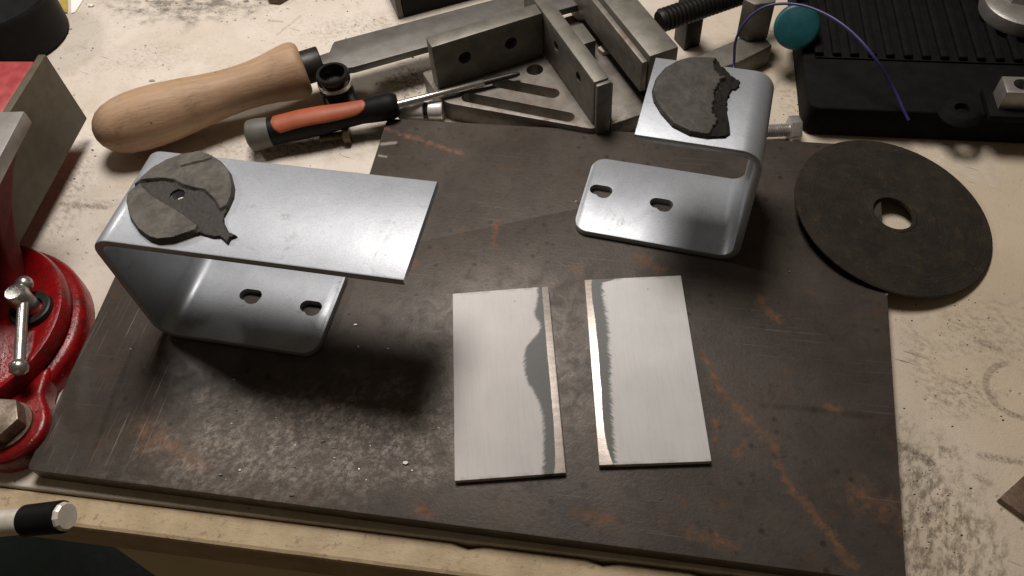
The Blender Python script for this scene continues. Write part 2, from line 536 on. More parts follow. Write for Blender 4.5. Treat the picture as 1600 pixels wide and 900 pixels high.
def mat_ferrite(k=1.0):
    g = G('dark_grey_sintered_ceramic')
    n1 = g.noise(7, 6, .65, dist=.5); n2 = g.noise(1.2, 4, .65)
    col = g.mix(g.ramp(n1, .3, .7), tuple(k * q for q in (.076, .069, .057)), tuple(k * q for q in (.044, .040, .033)))
    col = g.mix(g.mul(g.ramp(g.noise(2.2, 5, .7, off=(8, 2, 3)), .58, .70), .45), col, tuple(k * q for q in (.12, .11, .095)))
    col = g.mix(g.mul(g.ramp(n2, .6, .72), .5), col, (.035, .032, .028))
    g.bump(g.add(g.add(g.mul(n2, .6), n1), g.mul(g.noise(.6, 3, .7, off=(5, 5, 5)), .7)), .16)
    return g.out(col, g.ramp(n1, .3, .7, .5, .68), .1, .4)

def mat_strip(mirror):
    """painted strip: bare metal edge, grey primer, white paint. u runs from the bare edge, v 0..1 along the strip."""
    g = G('strip_paint_primer_bare' + ('_b' if mirror else '_a'))
    x, y, _ = g.xyz()
    u = g.add(x, 25.0) if mirror else g.sub(25.0, x)
    v = g.math('DIVIDE', g.sub(51.4, y), 102.9, True)
    if not mirror:
        bare_w = g.curve(v, [(0, .34), (.2, .36), (.4, .37), (.6, .36), (.8, .38), (.95, .46), (1, .56)])
        prim_w = g.curve(v, [(0, .27), (.10, .30), (.17, .40), (.225, .27), (.30, .46), (.39, .72), (.50, .73), (.60, .55), (.70, .41), (.80, .40), (.92, .45), (1, .50)])
        bare_w = g.mul(bare_w, 10); prim_w = g.mul(prim_w, 20)
    else:
        bare_w = g.curve(v, [(0, .40), (.06, .33), (.3, .40), (.6, .40), (.85, .38), (.95, .52), (1, .66)])
        prim_w = g.curve(v, [(0, .85), (.015, .62), (.03, .42), (.10, .43), (.25, .47), (.45, .45), (.7, .38), (.9, .36), (1, .34)])
        bare_w = g.mul(bare_w, 10); prim_w = g.mul(prim_w, 20)
    f1 = g.sub(g.noise(1.1, 4, .7, stretch=4, rot=30), .5)
    f2 = g.sub(g.noise(5.0, 4, .6, off=(3, 1, 0)), .5)
    f3 = g.sub(g.noise(.8, 4, .7, stretch=5, rot=-35 if not mirror else 35, off=(1, 6, 0)), .5)
    nb = g.sub(u, g.add(bare_w, g.add(g.mul(f1, .7), g.mul(f2, .5))))
    npm = g.sub(u, g.add(prim_w, g.add(g.mul(f3, 6.5 if mirror else 4.5), g.mul(f2, 1.2))))
    is_bare = g.ramp(nb, .15, -.15)
    is_prim = g.mul(g.ramp(npm, 1.5, -.7), g.sub(1.0, is_bare))
    paint = g.mix(g.ramp(g.noise(25, 4, .6), .3, .7), (.60, .595, .59) if mirror else (.60, .582, .575), (.55, .552, .548) if mirror else (.555, .54, .535))
    dirt = g.mul(g.ramp(g.voro(19), .06, .03), g.ramp(g.noise(30, 2, off=(3, 3, 3)), .45, .55))
    paint = g.mix(g.mul(dirt, .8), paint, (.12, .11, .10))
    paint = g.mix(g.mul(g.ramp(g.noise(1.0, 3, .6, stretch=9, rot=80, off=(8, 0, 0)), .66, .8), .25), paint, (.36, .35, .34))
    br = g.noise(.55, 3, .65, stretch=30, rot=88, off=(2, 9, 1))
    paint = g.mix(g.mul(g.ramp(br, .42, .70), .16), paint, (.34, .335, .33))
    paint = g.mix(g.mul(g.ramp(g.noise(11, 5, .7, off=(7, 7, 1)), .54, .74), .16), paint, (.40, .37, .33))
    rim = g.ramp(g.math('ABSOLUTE', y), 49.2, 51.0)
    paint = g.mix(g.mul(g.mul(rim, g.ramp(f2, -.1, .15)), .45), paint, (.25, .235, .215))
    col = g.mix(is_prim, paint, g.mix(g.noise(3, 4), (.135, .138, .138), (.165, .168, .165)))
    bcol = g.mix(g.ramp(g.noise(2.0, 4, .6, stretch=3), .3, .7), (.66, .60, .55), (.50, .45, .41))
    col = g.mix(is_bare, col, bcol)
    g.bump(g.add(g.mul(is_prim, -.6), g.add(g.mul(is_bare, -1.3), g.mul(g.noise(.8, 3, .6), .25))), .12)
    return g.out(col, g.fmix(is_bare, .66, .40), g.fmix(is_bare, .0, .75), .3)

def mat_wood():
    g = G('turned_beech_wood')
    v = g.map(None, (1, 1, 1), (0, 0, 0))
    grain = g.noise(2.4, 5, .6, stretch=14, rot=-14)
    flecks = g.noise(.9, 3, .6, stretch=5, rot=-14, off=(4, 4, 4))
    col = g.mix(g.ramp(grain, .3, .7), (.40, .265, .165), (.33, .215, .13))
    col = g.mix(g.mul(g.ramp(flecks, .60, .72), .5), col, (.26, .145, .075))
    col = g.mix(g.mul(g.ramp(g.noise(26, 4, .6, off=(1, 1, 1)), .5, .75), .35), col, (.30, .19, .115))
    grime = g.mul(g.ramp(g.noise(19, 5, .7, off=(2, 6, 3), dist=.5), .50, .72), g.ramp(g.noise(2.0, 4, .7, off=(3, 3, 1), stretch=3, rot=-14), .34, .62))
    col = g.mix(g.mul(grime, .5), col, (.15, .095, .055))
    dent = g.ramp(g.voro(13), .07, .03)
    col = g.mix(g.mul(dent, .7), col, (.10, .06, .035))
    g.bump(g.add(flecks, g.sub(g.mul(grain, .6), dent)), .18)
    return g.out(col, .52, 0.0, .3)

def mat_cast(name, a, b, rough=.5, metal=.55, rust=.0):
    g = G(name)
    n = g.noise(9, 5, .62); f = g.noise(1.0, 4, .7)
    col = g.mix(g.ramp(n, .3, .7), a, b)
    col = g.mix(g.mul(g.ramp(f, .58, .74), .5), col, tuple(q * .4 for q in a))
    if rust:
        rr = g.ramp(g.noise(6, 6, .7, off=(5, 2, 8)), .52, .68)
        col = g.mix(g.mul(rr, rust), col, (.20, .10, .05))
        rough = g.add(rough, g.mul(rr, .2))
    g.bump(g.add(f, g.mul(n, .6)), .12)
    return g.out(col, rough, metal, .5)

def mat_red():
    g = G('chipped_red_enamel')
    n = g.noise(7, 5, .6); f = g.ramp(g.noise(2.6, 5, .72, off=(2, 2, 2)), .60, .66)
    grease = g.ramp(g.noise(22, 5, .68, off=(6, 3, 1), dist=.6), .46, .68)
    col = g.mix(g.ramp(n, .3, .7), (.24, .004, .006), (.17, .003, .004))
    col = g.mix(g.mul(grease, .65), col, (.045, .006, .005))
    chip = g.mul(f, g.ramp(g.noise(18, 4, .6, off=(4, 8, 2)), .48, .60))
    col = g.mix(g.mul(chip, .85), col, (.05, .035, .028))
    g.bump(g.add(g.add(g.noise(3.5, 4, .6), g.mul(chip, -1.0)), g.mul(g.noise(1.0, 3, .6), .3)), .35)
    return g.out(col, g.add(g.ramp(n, .3, .7, .20, .32), g.mul(chip, .3)), 0.0, .35)

def mat_grind():
    g = G('worn_abrasive_disc')
    x, y, _ = g.xyz()
    f = g.noise(.8, 4, .75); n = g.noise(14, 5, .65); gv = g.voro(1.3)
    rad_ = g.math('SQRT', g.add(g.mul(x, x), g.mul(y, y)))
    rings = g.noise(1.6, 3, .6, v=g.vec(rad_, g.mul(g.math('ARCTAN2', y, x), 6.0), 0.0), stretch=.6)
    col = g.mix(g.ramp(n, .3, .7), (.030, .025, .017), (.016, .013, .010))
    col = g.mix(g.mul(g.ramp(rings, .48, .68), .28), col, (.048, .038, .025))
    col = g.mix(g.mul(g.ramp(g.noise(6, 5, .7, off=(3, 2, 1)), .52, .70), .6), col, (.060, .040, .022))
    col = g.mix(g.mul(g.ramp(f, .60, .74), .7), col, (.006, .005, .004))
    col = g.mix(g.mul(g.ramp(gv, .16, .06), .35), col, (.12, .105, .085))
    g.bump(g.add(f, g.mul(rings, .7)), .5)
    return g.out(col, .72, 0.0, .25)

def mat_lip():
    g = G('worn_edge_paint')
    n = g.noise(16, 5, .6); f = g.noise(1.6, 5, .72, stretch=2, rot=13)
    col = g.mix(g.ramp(n, .3, .7), (.47, .37, .235), (.36, .275, .165))
    z = g.xyz()[2]
    spots = g.mul(g.ramp(g.noise(4, 5, .7, off=(2, 5, 1)), .56, .68), g.ramp(z, -14, -3, .35, 1.0))
    col = g.mix(g.mul(spots, .5), col, (.12, .085, .05))
    col = g.mix(g.mul(g.ramp(f, .56, .7), .4), col, (.16, .115, .065))
    g.bump(g.add(f, n), .25)
    return g.out(col, .55, 0.0, .3)

M = dict(
    fracture=simple('fresh_ceramic_fracture', (.028, .023, .018), (.017, .014, .011), 3, .7, bump=.35, bsize=1.2),
    bench=mat_bench(), plate=mat_plate(), zinc=mat_zinc(), ferrite=mat_ferrite(.75), ferrite_pale=mat_ferrite(1.2), fracture_shaded=simple('shaded_ceramic_fracture', (.011, .009, .007), (.006, .005, .004), 3, .75, bump=.35, bsize=1.2, Specular_IOR_Level=.2),  # right disc's broken side: shade away from the lamp painted nearly black
    strip_a=mat_strip(False), strip_b=mat_strip(True), wood=mat_wood(), red=mat_red(), redshaded=simple('matt_red_paint_shaded', (.15, .006, .007), (.10, .005, .006), 8, .65, bump=.2, bsize=4, Specular_IOR_Level=.1), reddust_lit=simple('dusty_worn_red_lit', (.36, .055, .058), (.24, .018, .02), 9, .5, bump=.2, bsize=3), grind=mat_grind(),  # shade painted into the body's red; lamp light and dust into the rear jaw's
    lip=mat_lip(),
    panel=simple('cabinet_paint', (.66, .55, .37), (.58, .48, .31), 60, .5, bump=.08, bsize=2),
    gap=simple('dark_groove_dirt', (.03, .022, .014), rough=.9),
    floor=simple('worn_wood_floor', (.30, .22, .14), (.22, .16, .10), 60, .6),
    bin=simple('dark_green_plastic', (.010, .026, .022), (.007, .016, .014), 40, .4, bump=.2, bsize=8),
    cast=mat_cast('grey_cast_iron', (.185, .175, .15), (.125, .118, .10), .5, .4),
    castrust=mat_cast('grey_cast_iron_rusted', (.22, .205, .18), (.14, .125, .105), .5, .35, .55),
    steel=mat_cast('file_steel', (.155, .15, .138), (.115, .11, .10), .5, .4),
    bright=simple('bright_steel', (.60, .58, .55), (.45, .43, .40), 5, .28, .9, bump=.05),
    chrome=simple('chrome', (.85, .83, .81), (.72, .70, .68), 6, .36, .4, rvar=.12),
    darkchrome=simple('black_chrome', (.05, .045, .042), (.035, .03, .03), 6, .10, .6, rvar=.1),
    black=simple('black_plastic', (.008, .008, .008), (.005, .005, .005), 8, .55, bump=.05, Specular_IOR_Level=.12),
    blackiron=simple('black_oxide_steel', (.020, .019, .017), (.013, .012, .011), 4, .45, .3, bump=.1),
    blackcast=simple('black_cast_housing', (.0085, .008, .0072), (.0055, .0052, .005), 8, .75, bump=.12, bsize=1.2, Specular_IOR_Level=.10),
    orange=simple('orange_rubber_grip', (.34, .075, .022), (.27, .058, .018), 9, .55, bump=.06, bsize=.8),
    greycap=simple('grey_plastic_cap', (.11, .105, .09), (.085, .08, .07), 6, .55),
    brownsteel=simple('tarnished_brass_bolt', (.16, .115, .06), (.09, .065, .035), 2, .45, .6, bump=.1),
    greysteel=mat_cast('grey_vise_jaw_steel', (.092, .078, .050), (.068, .057, .036), .6, .2),
    lightsteel=mat_cast('machined_jaw_steel', (.36, .35, .33), (.28, .27, .25), .42, .6),
    teal=simple('teal_plastic', (.006, .085, .10), (.004, .055, .068), 8, .45, bump=.1, bsize=3),
    blue=simple('blue_wire_insulation', (.035, .035, .15), (.028, .028, .12), 8, .4),
    cream=simple('cream_flake', (.62, .56, .45), (.5, .44, .34), 3, .6),
    rod=simple('satin_steel_rod', (.80, .76, .68), (.66, .62, .54), 5, .35, .35),
    nut=simple('worn_nut_steel', (.22, .17, .13), (.13, .095, .07), 4, .4, .5, bump=.1),
    boltzinc=simple('bolt_zinc', (.50, .49, .46), (.36, .35, .32), 2, .3, .6, bump=.05),
    paper=simple('white_paper', (.82, .80, .76), (.78, .76, .72), 10, .7),
    yellow=simple('yellow_label', (.42, .33, .06), (.34, .27, .05), 5, .5),
    rustbit=simple('rusty_offcut', (.16, .10, .065), (.09, .055, .035), 3, .6, .2, bump=.2),
    swarf=simple('steel_swarf', (.62, .58, .53), (.45, .42, .38), 1, .4, .7),
    grit=simple('dark_grit', (.12, .095, .075), (.07, .055, .045), 1, .8),
)
gclear = G('clear_plastic_film')
gclear.bump(gclear.noise(9, 3, .6), 1.0)
M['clear'] = gclear.out((.9, .88, .85), .18, 0.0, .5, Transmission_Weight=0.3, Alpha=0.16, IOR=1.3)

# ------------------------------------------------------------------ the setting: bench, its front, floor
def bench_pt(px, py, z=Z_BENCH): return Vector(bp(px, py, z))
FP = Vector(bp(533, 822, Z_BENCH))                         # a point on the bench's front top edge
BUv, BVv = Vector(BU), Vector(BV)
def bl(s, d):                                              # bench coordinates: s along the front, d back from it
    p = FP + BUv * s + BVv * d
    return (p.x, p.y)
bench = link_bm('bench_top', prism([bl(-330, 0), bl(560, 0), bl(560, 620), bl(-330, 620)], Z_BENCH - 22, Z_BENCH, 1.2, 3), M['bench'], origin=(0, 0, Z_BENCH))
tag(bench, kind='structure')
# front edging, its top edge chipped and uneven
secs = []
for k in range(120):
    s = -330 + k * 890 / 119
    q = mnoise.noise(Vector((s * .05, 1.3, 0))) * .25 + mnoise.noise(Vector((s * .31, 4.3, 0))) * .3
    chip = 1.6 if mnoise.noise(Vector((s * .09, 9.1, 0))) > .42 else 0
    o = FP + BUv * s
    pr = [(-.9, -30), (-13, -30), (-15, -28), (-15, -3.6 + q), (-14.4, -2.4 + q), (-13.0, -1.7 + q * .6), (-2.2 - chip, -1.2 + q * .5), (-.9 - chip * .8, -2.4 - chip)]
    secs.append([(o.x + BVv.x * d, o.y + BVv.y * d, Z_BENCH + z) for d, z in pr])
edge = link_bm('edge_strip', loft(secs), M['lip'], bench, smooth=14)
edge.data.update()
sl = FP + BUv * -331
cs = (Vector(bp(165, 812, -38)) - FP).dot(BUv)
ce = (Vector(bp(660, 890, -38)) - FP).dot(BUv)
cab = empty('cabinet', (*bl((cs + ce) / 2, 200), -760), 'cream painted cabinet under the front edge of the bench', 'cabinet')
link_bm('body', prism([bl(cs + 2, -5), bl(ce - 2, -5), bl(ce - 2, 400), bl(cs + 2, 400)], -758, -38.5, .5), M['panel'], cab)
link_bm('front_panel', prism([bl(cs, -11), bl(ce, -11), bl(ce, -5.2), bl(cs, -5.2)], -740, -39, 1.0), M['panel'], cab)
fl = link_bm('floor', prism([bl(-900, -1100), bl(900, -1100), bl(900, 700), bl(-900, 700)], -770, -760, 0), M['floor'], origin=(0, 0, -760))
tag(fl, kind='structure')
# dark bin standing in the knee space left of the cabinet
bb = empty('storage_bin', (*bl(cs - 150, 120), -760), 'dark green plastic bin in the shade under the bench', 'bin')
link_bm('body', prism(round_poly([bl(cs - 290, 0), bl(cs - 12, 0), bl(cs - 12, 260), bl(cs - 290, 260)], 20), -759, -330, 3), M['bin'], bb)
for k in range(4):
    link_bm('ridge', prism([bl(cs - 280 + k * 68, -4), bl(cs - 268 + k * 68, -4), bl(cs - 268 + k * 68, -.3), bl(cs - 280 + k * 68, -.3)], -740, -340, 1), M['bin'], bb)
link_bm('lid', prism(round_poly([bl(cs - 296, -6), bl(cs - 6, -6), bl(cs - 6, 266), bl(cs - 296, 266)], 22), -329.5, -318, 3), M['bin'], bb)

# ------------------------------------------------------------------ the steel plate
A_ = bp(605, 185, 0); BR_ = bp(1371, 228, 0); FR_ = bp(1424, 980, 0); FL_ = (-237.0, 174.5); C_ = (-213.0, 310.0); B_ = (-91.0, 281.7)
fr = Vector(FL_) + BUv * 0
dfr = (Vector(bp(1290, 896, 0)) - Vector(FL_)).normalized()
drt = (Vector(bp(1416, 905, 0)) - Vector(bp(1387, 460, 0))).normalized()
p0, p1 = Vector(FL_), Vector(bp(1387, 460, 0))
tt = ((p1.x - p0.x) * drt.y - (p1.y - p0.y) * drt.x) / (dfr.x * drt.y - dfr.y * drt.x)
FR_ = tuple(p0 + dfr * tt)
plate = link_bm('steel_plate', prism(round_poly([A_, BR_, FR_, FL_, C_, B_], [4, 1, 1, 3, 1, 1], 3), Z_BENCH, 0, .7, 2), M['plate'], origin=(0, 0, 0))
tag(plate, 'large dark rusty flat steel plate lying on the cream bench', 'plate')

# ------------------------------------------------------------------ bent brackets
BW, BH, BT = 56.0, 80.2, 4.0
HOLE = bp(130 + 770 / 5.327, 210 + 480 / 5.327, BH + 3)       # bolt hole through the cracked disc and the leg below it
def bracket(name, ox, oy, ang, u_top, u_bot, u_web, label, slots, hole=None):
    """u_top / u_bot: free ends of the top and bottom leg, u_web: outer face of the web."""
    a = math.radians(ang); du = Vector((math.cos(a), math.sin(a))); dv = Vector((-math.sin(a), math.cos(a)))
    sgn = 1 if u_web > u_top else -1
    W = lambda u, v, z: (ox + du.x * u + dv.x * v, oy + du.y * u + dv.y * v, z)
    rc = 9.0                                               # centreline bend radius
    zt, zb, uw = BH - BT / 2, BT / 2, u_web - sgn * BT / 2
    path = []                                              # (u, z, tangent angle), arclength
    straight = lambda p, q, n: [(p[0] + (q[0] - p[0]) * k / n, p[1] + (q[1] - p[1]) * k / n) for k in range(n + 1)]
    path += straight((u_top, zt), (uw - sgn * rc, zt), 10)
    for k in range(1, 10):
        t = math.pi / 2 * k / 10
        path.append((uw - sgn * rc + sgn * math.sin(t) * rc, zt - rc + math.cos(t) * rc))
    path += straight((uw, zt - rc), (uw, zb + rc), 6)
    for k in range(1, 10):
        t = math.pi / 2 * k / 10
        path.append((uw - sgn * rc + sgn * math.cos(t) * rc, zb + rc - math.sin(t) * rc))
    last = [(uw - sgn * rc, zb)]
    L = abs(uw - sgn * rc - u_bot)
    R = 8.0
    ds = [L * .75, L * .5, L * .3, R * 1.2] + [R * (1 - math.sin(math.pi / 2 * k / 8)) for k in range(0, 9)]
    for d in ds: last.append((u_bot + sgn * d, zb))
    path += last
    b = bmesh.new(); rings = []
    n = len(path)
    for i, (u, z) in enumerate(path):
        q0, q1 = path[max(0, i - 1)], path[min(n - 1, i + 1)]
        tu, tz = q1[0] - q0[0], q1[1] - q0[1]; l = math.hypot(tu, tz) or 1
        nu, nz = -tz / l * -sgn, tu / l * -sgn * -1
        nu, nz = (-tz / l, tu / l) if sgn < 0 else (tz / l, -tu / l)
        d = abs(u - u_bot) if i > n - 12 else 1e9
        ins = (R - math.sqrt(max(0, R * R - (R - d) ** 2))) if d < R else 0
        e = .9
        v0, v1 = -BW + ins, -ins
        h = BT / 2
        ee = min(e, h * .9)
        ring = []
        for (cv, ch, a0) in ((v1 - ee, h - ee, 0), (v0 + ee, h - ee, 90), (v0 + ee, -h + ee, 180), (v1 - ee, -h + ee, 270)):
            for k in range(3):
                t = math.radians(a0 + 45 * k)
                ring.append((cv + math.cos(t) * ee, ch + math.sin(t) * ee))
        rings.append([b.verts.new(W(u + nu * hh, v, z + nz * hh)) for v, hh in ring])
    m = len(rings[0])
    for q, w in zip(rings, rings[1:]):
        for k in range(m): b.faces.new((q[k], q[(k + 1) % m], w[(k + 1) % m], w[k]))
    b.faces.new(rings[0][::-1]); b.faces.new(rings[-1])
    bmesh.ops.recalc_face_normals(b, faces=b.faces)
    foot = W((u_bot + u_web) / 2, -BW / 2, 0)
    ob = link_bm(name, b, M['zinc'], origin=foot, smooth=35)
    cs_ = []
    for (s0, s1, v0, v1) in slots:
        p, q = W(s0, v0, 0), W(s1, v1, 0)
        cs_.append(obround(p[:2], q[:2], 3.7, -3, 9))
        mid = W(s1 - (s1 - s0) * .25, v0 - 1.6, 0)
        cs_.append(obround(mid[:2], (mid[0] + du.x * .6, mid[1] + du.y * .6), 3.9, -3, 9))
    if hole: cs_.append(lathe([(0, 3.3), (20, 3.3)], (*hole, BH - 10), (*hole, BH + 10), 24))
    cut(ob, cs_)
    tag(ob, label, 'bracket', 'bent zinc plated brackets')
    return W
LW = bracket('bent_bracket', -28.35, 255.44, -16.39, 0.0, -59.7, -147.0,
             'bent zinc steel bracket whose long upper leg overhangs a short slotted foot', [(-109.0, -104.0, -26.5, -26.5), (-74.0, -69.5, -28.5, -28.5)], HOLE)
RW = bracket('bent_bracket', 55.95, 334.29, -20.78, 29.6, 0.0, 89.0,
             'bent zinc steel bracket with short upper leg beside the grinding disc', [(6.5, 12.0, -25.0, -25.0), (41.0, 46.5, -27.5, -27.5)])

# ------------------------------------------------------------------ broken ceramic discs glued on the brackets
def height_disc(name, outline, hfun, z0, label, frags, step=.45, hole=None, mats=('ferrite', 'fracture_shaded')):
    xs = [p[0] for p in outline]; ys = [p[1] for p in outline]
    x0, y0 = min(xs) - step, min(ys) - step
    nx, ny = int((max(xs) - x0) / step) + 2, int((max(ys) - y0) / step) + 2
    b = bmesh.new(); top = {}
    def vt(i, j):
        if (i, j) not in top:
            x, y = x0 + i * step, y0 + j * step
            # pull rim vertices onto the outline
            if not in_poly(x, y, outline):
                best = None
                for k in range(len(outline)):
                    (ax, ay), (bx, by) = outline[k - 1], outline[k]
                    dx, dy = bx - ax, by - ay
                    t = max(0, min(1, ((x - ax) * dx + (y - ay) * dy) / (dx * dx + dy * dy + 1e-12)))
                    q = (ax + dx * t, ay + dy * t); d = math.hypot(x - q[0], y - q[1])
                    if best is None or d < best[0]: best = (d, q)
                x, y = best[1]
            top[(i, j)] = b.verts.new((x, y, z0 + hfun(x, y)))
        return top[(i, j)]
    cells = [(i, j) for i in range(nx) for j in range(ny) if in_poly(x0 + (i + .5) * step, y0 + (j + .5) * step, outline) and not (hole and math.hypot(x0 + (i + .5) * step - hole[0], y0 + (j + .5) * step - hole[1]) < 3.4)]
    for i, j in cells:
        b.faces.new((vt(i, j), vt(i + 1, j), vt(i + 1, j + 1), vt(i, j + 1)))
    be = [e for e in b.edges if len(e.link_faces) == 1]
    r = bmesh.ops.extrude_edge_only(b, edges=be)
    for v in r['geom']:
        if isinstance(v, bmesh.types.BMVert): v.co.z = z0 - .3
    bmesh.ops.recalc_face_normals(b, faces=b.faces)
    for f in b.faces:
        c = f.calc_center_median()
        f.material_index = 0 if any(in_poly(c.x, c.y, P) for P in frags) else 1
    ob = link_bm(name, b, M[mats[0]], smooth=38)
    ob.data.materials.append(M[mats[1]])
    tag(ob, label, 'disc')
    return ob

def zpx(pts, ox, oy, s, z):
    return [bp(ox + x / s, oy + y / s, z) for x, y in pts]
ZT = BH + .3
o1 = zpx([(350, 560), (355, 490), (400, 430), (480, 350), (570, 270), (690, 200), (820, 155), (930, 140), (980, 133), (1060, 160), (1150, 215), (1220, 300), (1250, 420), (1240, 500), (1200, 590), (1160, 660), (1158, 705), (1200, 790), (1270, 820), (1215, 842), (1190, 890), (1130, 832), (1060, 832), (960, 802), (880, 824), (740, 872), (620, 882), (540, 862), (450, 792), (380, 690)], 130, 210, 5.327, BH + 3)
fragA = zpx([(350, 560), (360, 500), (400, 452), (490, 392), (510, 440), (590, 512), (690, 572), (760, 610), (830, 650), (880, 690), (965, 755), (940, 800), (740, 880), (600, 900), (450, 800), (340, 660)], 130, 210, 5.327, BH + 3)
fragB = zpx([(390, 420), (480, 340), (570, 255), (690, 185), (820, 140), (980, 120), (1060, 145), (1160, 205), (1235, 295), (1265, 420), (1250, 510), (1200, 590), (1130, 630), (1085, 545), (1000, 462), (900, 445), (830, 425), (750, 385), (640, 372), (490, 385), (440, 420)], 130, 210, 5.327, BH + 3)
crk = zpx([(820, 265), (900, 240), (1000, 225), (1060, 200)], 130, 210, 5.327, BH + 3)
tip = zpx([(1160, 700)], 130, 210, 5.327, BH + 3)[0]
hole1 = HOLE
def sm(x): x = max(0, min(1, x)); return x * x * (3 - 2 * x)
def h1(x, y):
    n = mnoise.fractal(Vector((x * .16, y * .16, 1)), 1.0, 2.0, 5)
    n2 = mnoise.fractal(Vector((x * .6, y * .6, 4)), 1.0, 2.0, 3)
    h = 1.3 + n * .4 + n2 * .3
    for P, hh, s in ((fragA, 3.2, 2), (fragB, 2.9, 5)):
        if in_poly(x, y, P):
            e = sm(d_poly(x, y, P) / .8)
            h = h + (hh + mnoise.fractal(Vector((x * .10, y * .10, s)), 1.0, 2.0, 5) * .4 + n2 * .08 - h) * e
    c = min(math.hypot(x - p[0], y - p[1]) for p in crk)
    for k in range(len(crk) - 1):
        (ax, ay), (bx, by) = crk[k], crk[k + 1]
        t = max(0, min(1, ((x - ax) * (bx - ax) + (y - ay) * (by - ay)) / ((bx - ax) ** 2 + (by - ay) ** 2)))
        c = min(c, math.hypot(x - ax - (bx - ax) * t, y - ay - (by - ay) * t))
    h -= 1.0 * sm(1 - c / .9)
    hd = math.hypot(x - hole1[0], y - hole1[1])
    h *= 1 - .35 * sm((5.0 - hd) / 1.4)
    td = math.hypot(x - tip[0], y - tip[1])
    ed = d_poly(x, y, o1)
    h = min(h, .35 + ed * 5.0)
    return max(.15, h)
height_disc('cracked_disc', o1, h1, ZT, 'cracked dark grey ceramic disc with centre hole on the long bracket leg', (fragA, fragB), hole=HOLE, mats=('ferrite_pale', 'fracture'))
o2 = zpx([(615, 350), (640, 270), (700, 200), (790, 150), (880, 125), (990, 125), (1075, 130), (1095, 165), (1150, 215), (1190, 250), (1240, 280), (1210, 325), (1170, 345), (1145, 400), (1140, 480), (1160, 580), (1165, 640), (1130, 665), (1000, 670), (880, 650), (760, 590), (680, 500), (630, 420)], 880, 60, 4.444, BH + 2.6)
frag2 = zpx([(560, 350), (600, 250), (680, 180), (780, 130), (880, 100), (1000, 100), (1076, 125), (1055, 200), (1090, 240), (1130, 265), (1095, 310), (1080, 340), (1055, 380), (1065, 430), (1045, 500), (1065, 540), (1085, 575), (1050, 620), (1010, 690), (880, 680), (740, 620), (660, 520), (600, 440)], 880, 60, 4.444, BH + 2.6)
def jag(P, amp, sel, n=5):
    """break the straight runs of a fractured outline into small teeth."""
    out = []; rj = random.Random(21)
    for k in range(len(P)):
        a, c = Vector(P[k]), Vector(P[(k + 1) % len(P)])
        out.append(tuple(a))
        if sel(a, c):
            nn_ = Vector((-(c - a).y, (c - a).x)).normalized()
            for q in range(1, n):
                p = a.lerp(c, q / n) + nn_ * rj.uniform(-amp, amp); out.append((p.x, p.y))
    return out
rx0 = Vector(bp(880 + 1020 / 4.444, 60 + 400 / 4.444, BH + 2.6)).x
o2 = jag(o2, .55, lambda a, c: a.x > rx0 + 6 and c.x > rx0 + 6)
frag2 = jag(frag2, .9, lambda a, c: a.x > rx0 - 4 and c.x > rx0 - 4)
def h2(x, y):
    n = mnoise.fractal(Vector((x * .13, y * .13, 11)), 1.0, 2.0, 5)
    n2 = mnoise.fractal(Vector((x * .5, y * .5, 14)), 1.0, 2.0, 4)
    h = .8 + n * .3 + n2 * .35
    if in_poly(x, y, frag2):
        h = h + (2.6 + n * .2 + n2 * .05 - h) * sm(d_poly(x, y, frag2) / .9)
    return max(.15, min(h, .4 + d_poly(x, y, o2) * 3))
height_disc('broken_disc', o2, h2, ZT, 'dark grey ceramic disc with one jagged broken side on the short bracket leg', (frag2,))

# ------------------------------------------------------------------ two painted strips
def strip(x, y, ang, mat, label):
    b = prism([(-25, -51.45), (25, -51.45), (25, 51.45), (-25, 51.45)], 0, 3.0, .35, 2)
    o = link_bm('steel_strip', b, mat, origin=(0, 0, 0), smooth=30)
    a = math.radians(ang)
    c = (x + 25 * math.cos(a) + 51.45 * math.sin(a), y + 25 * math.sin(a) - 51.45 * math.cos(a))
    o.location = (c[0] * MM, c[1] * MM, 0.0003)
    o.rotation_euler = (0, 0, a)
    tag(o, label, 'strip', 'painted steel strips on the plate')
strip(-31.09, 247.69, -1.99, M['strip_a'], 'white painted steel strip with wavy dark primer patch beside its bare edge')
strip(37.98, 247.61, -4.23, M['strip_b'], 'pale grey painted steel strip with narrow even primer band beside its bare edge')

# ------------------------------------------------------------------ worn grinding disc leaning off the plate's edge
pe = Vector(bp(1387, 460, 0)); pd = (Vector(BR_) - pe).normalized()
pn = Vector((pd.y, -pd.x))                                 # away from the plate
gc2 = Vector(bp(1396, 331, 2))
sc_ = (gc2 - pe).dot(pn)
GR = 54.0
tl = math.atan2(-Z_BENCH, sc_ + GR)
nrm = Vector((pn.x * math.sin(tl), pn.y * math.sin(tl), math.cos(tl)))
cz = -sc_ * math.tan(tl) + .25
gp = Vector((gc2.x, gc2.y, cz))
disc = link_bm('grinding_disc', ring_lathe([(0, 11.0), (0, GR - .6), (.4, GR), (1.2, GR), (1.6, GR - .6), (1.6, 21), (1.4, 20), (1.4, 13.2), (1.75, 12.6), (1.75, 11.0)], gp, gp + nrm, 72), M['grind'], smooth=30)
tag(disc, 'worn dark abrasive grinding disc with round bore leaning off the plate edge', 'disc')

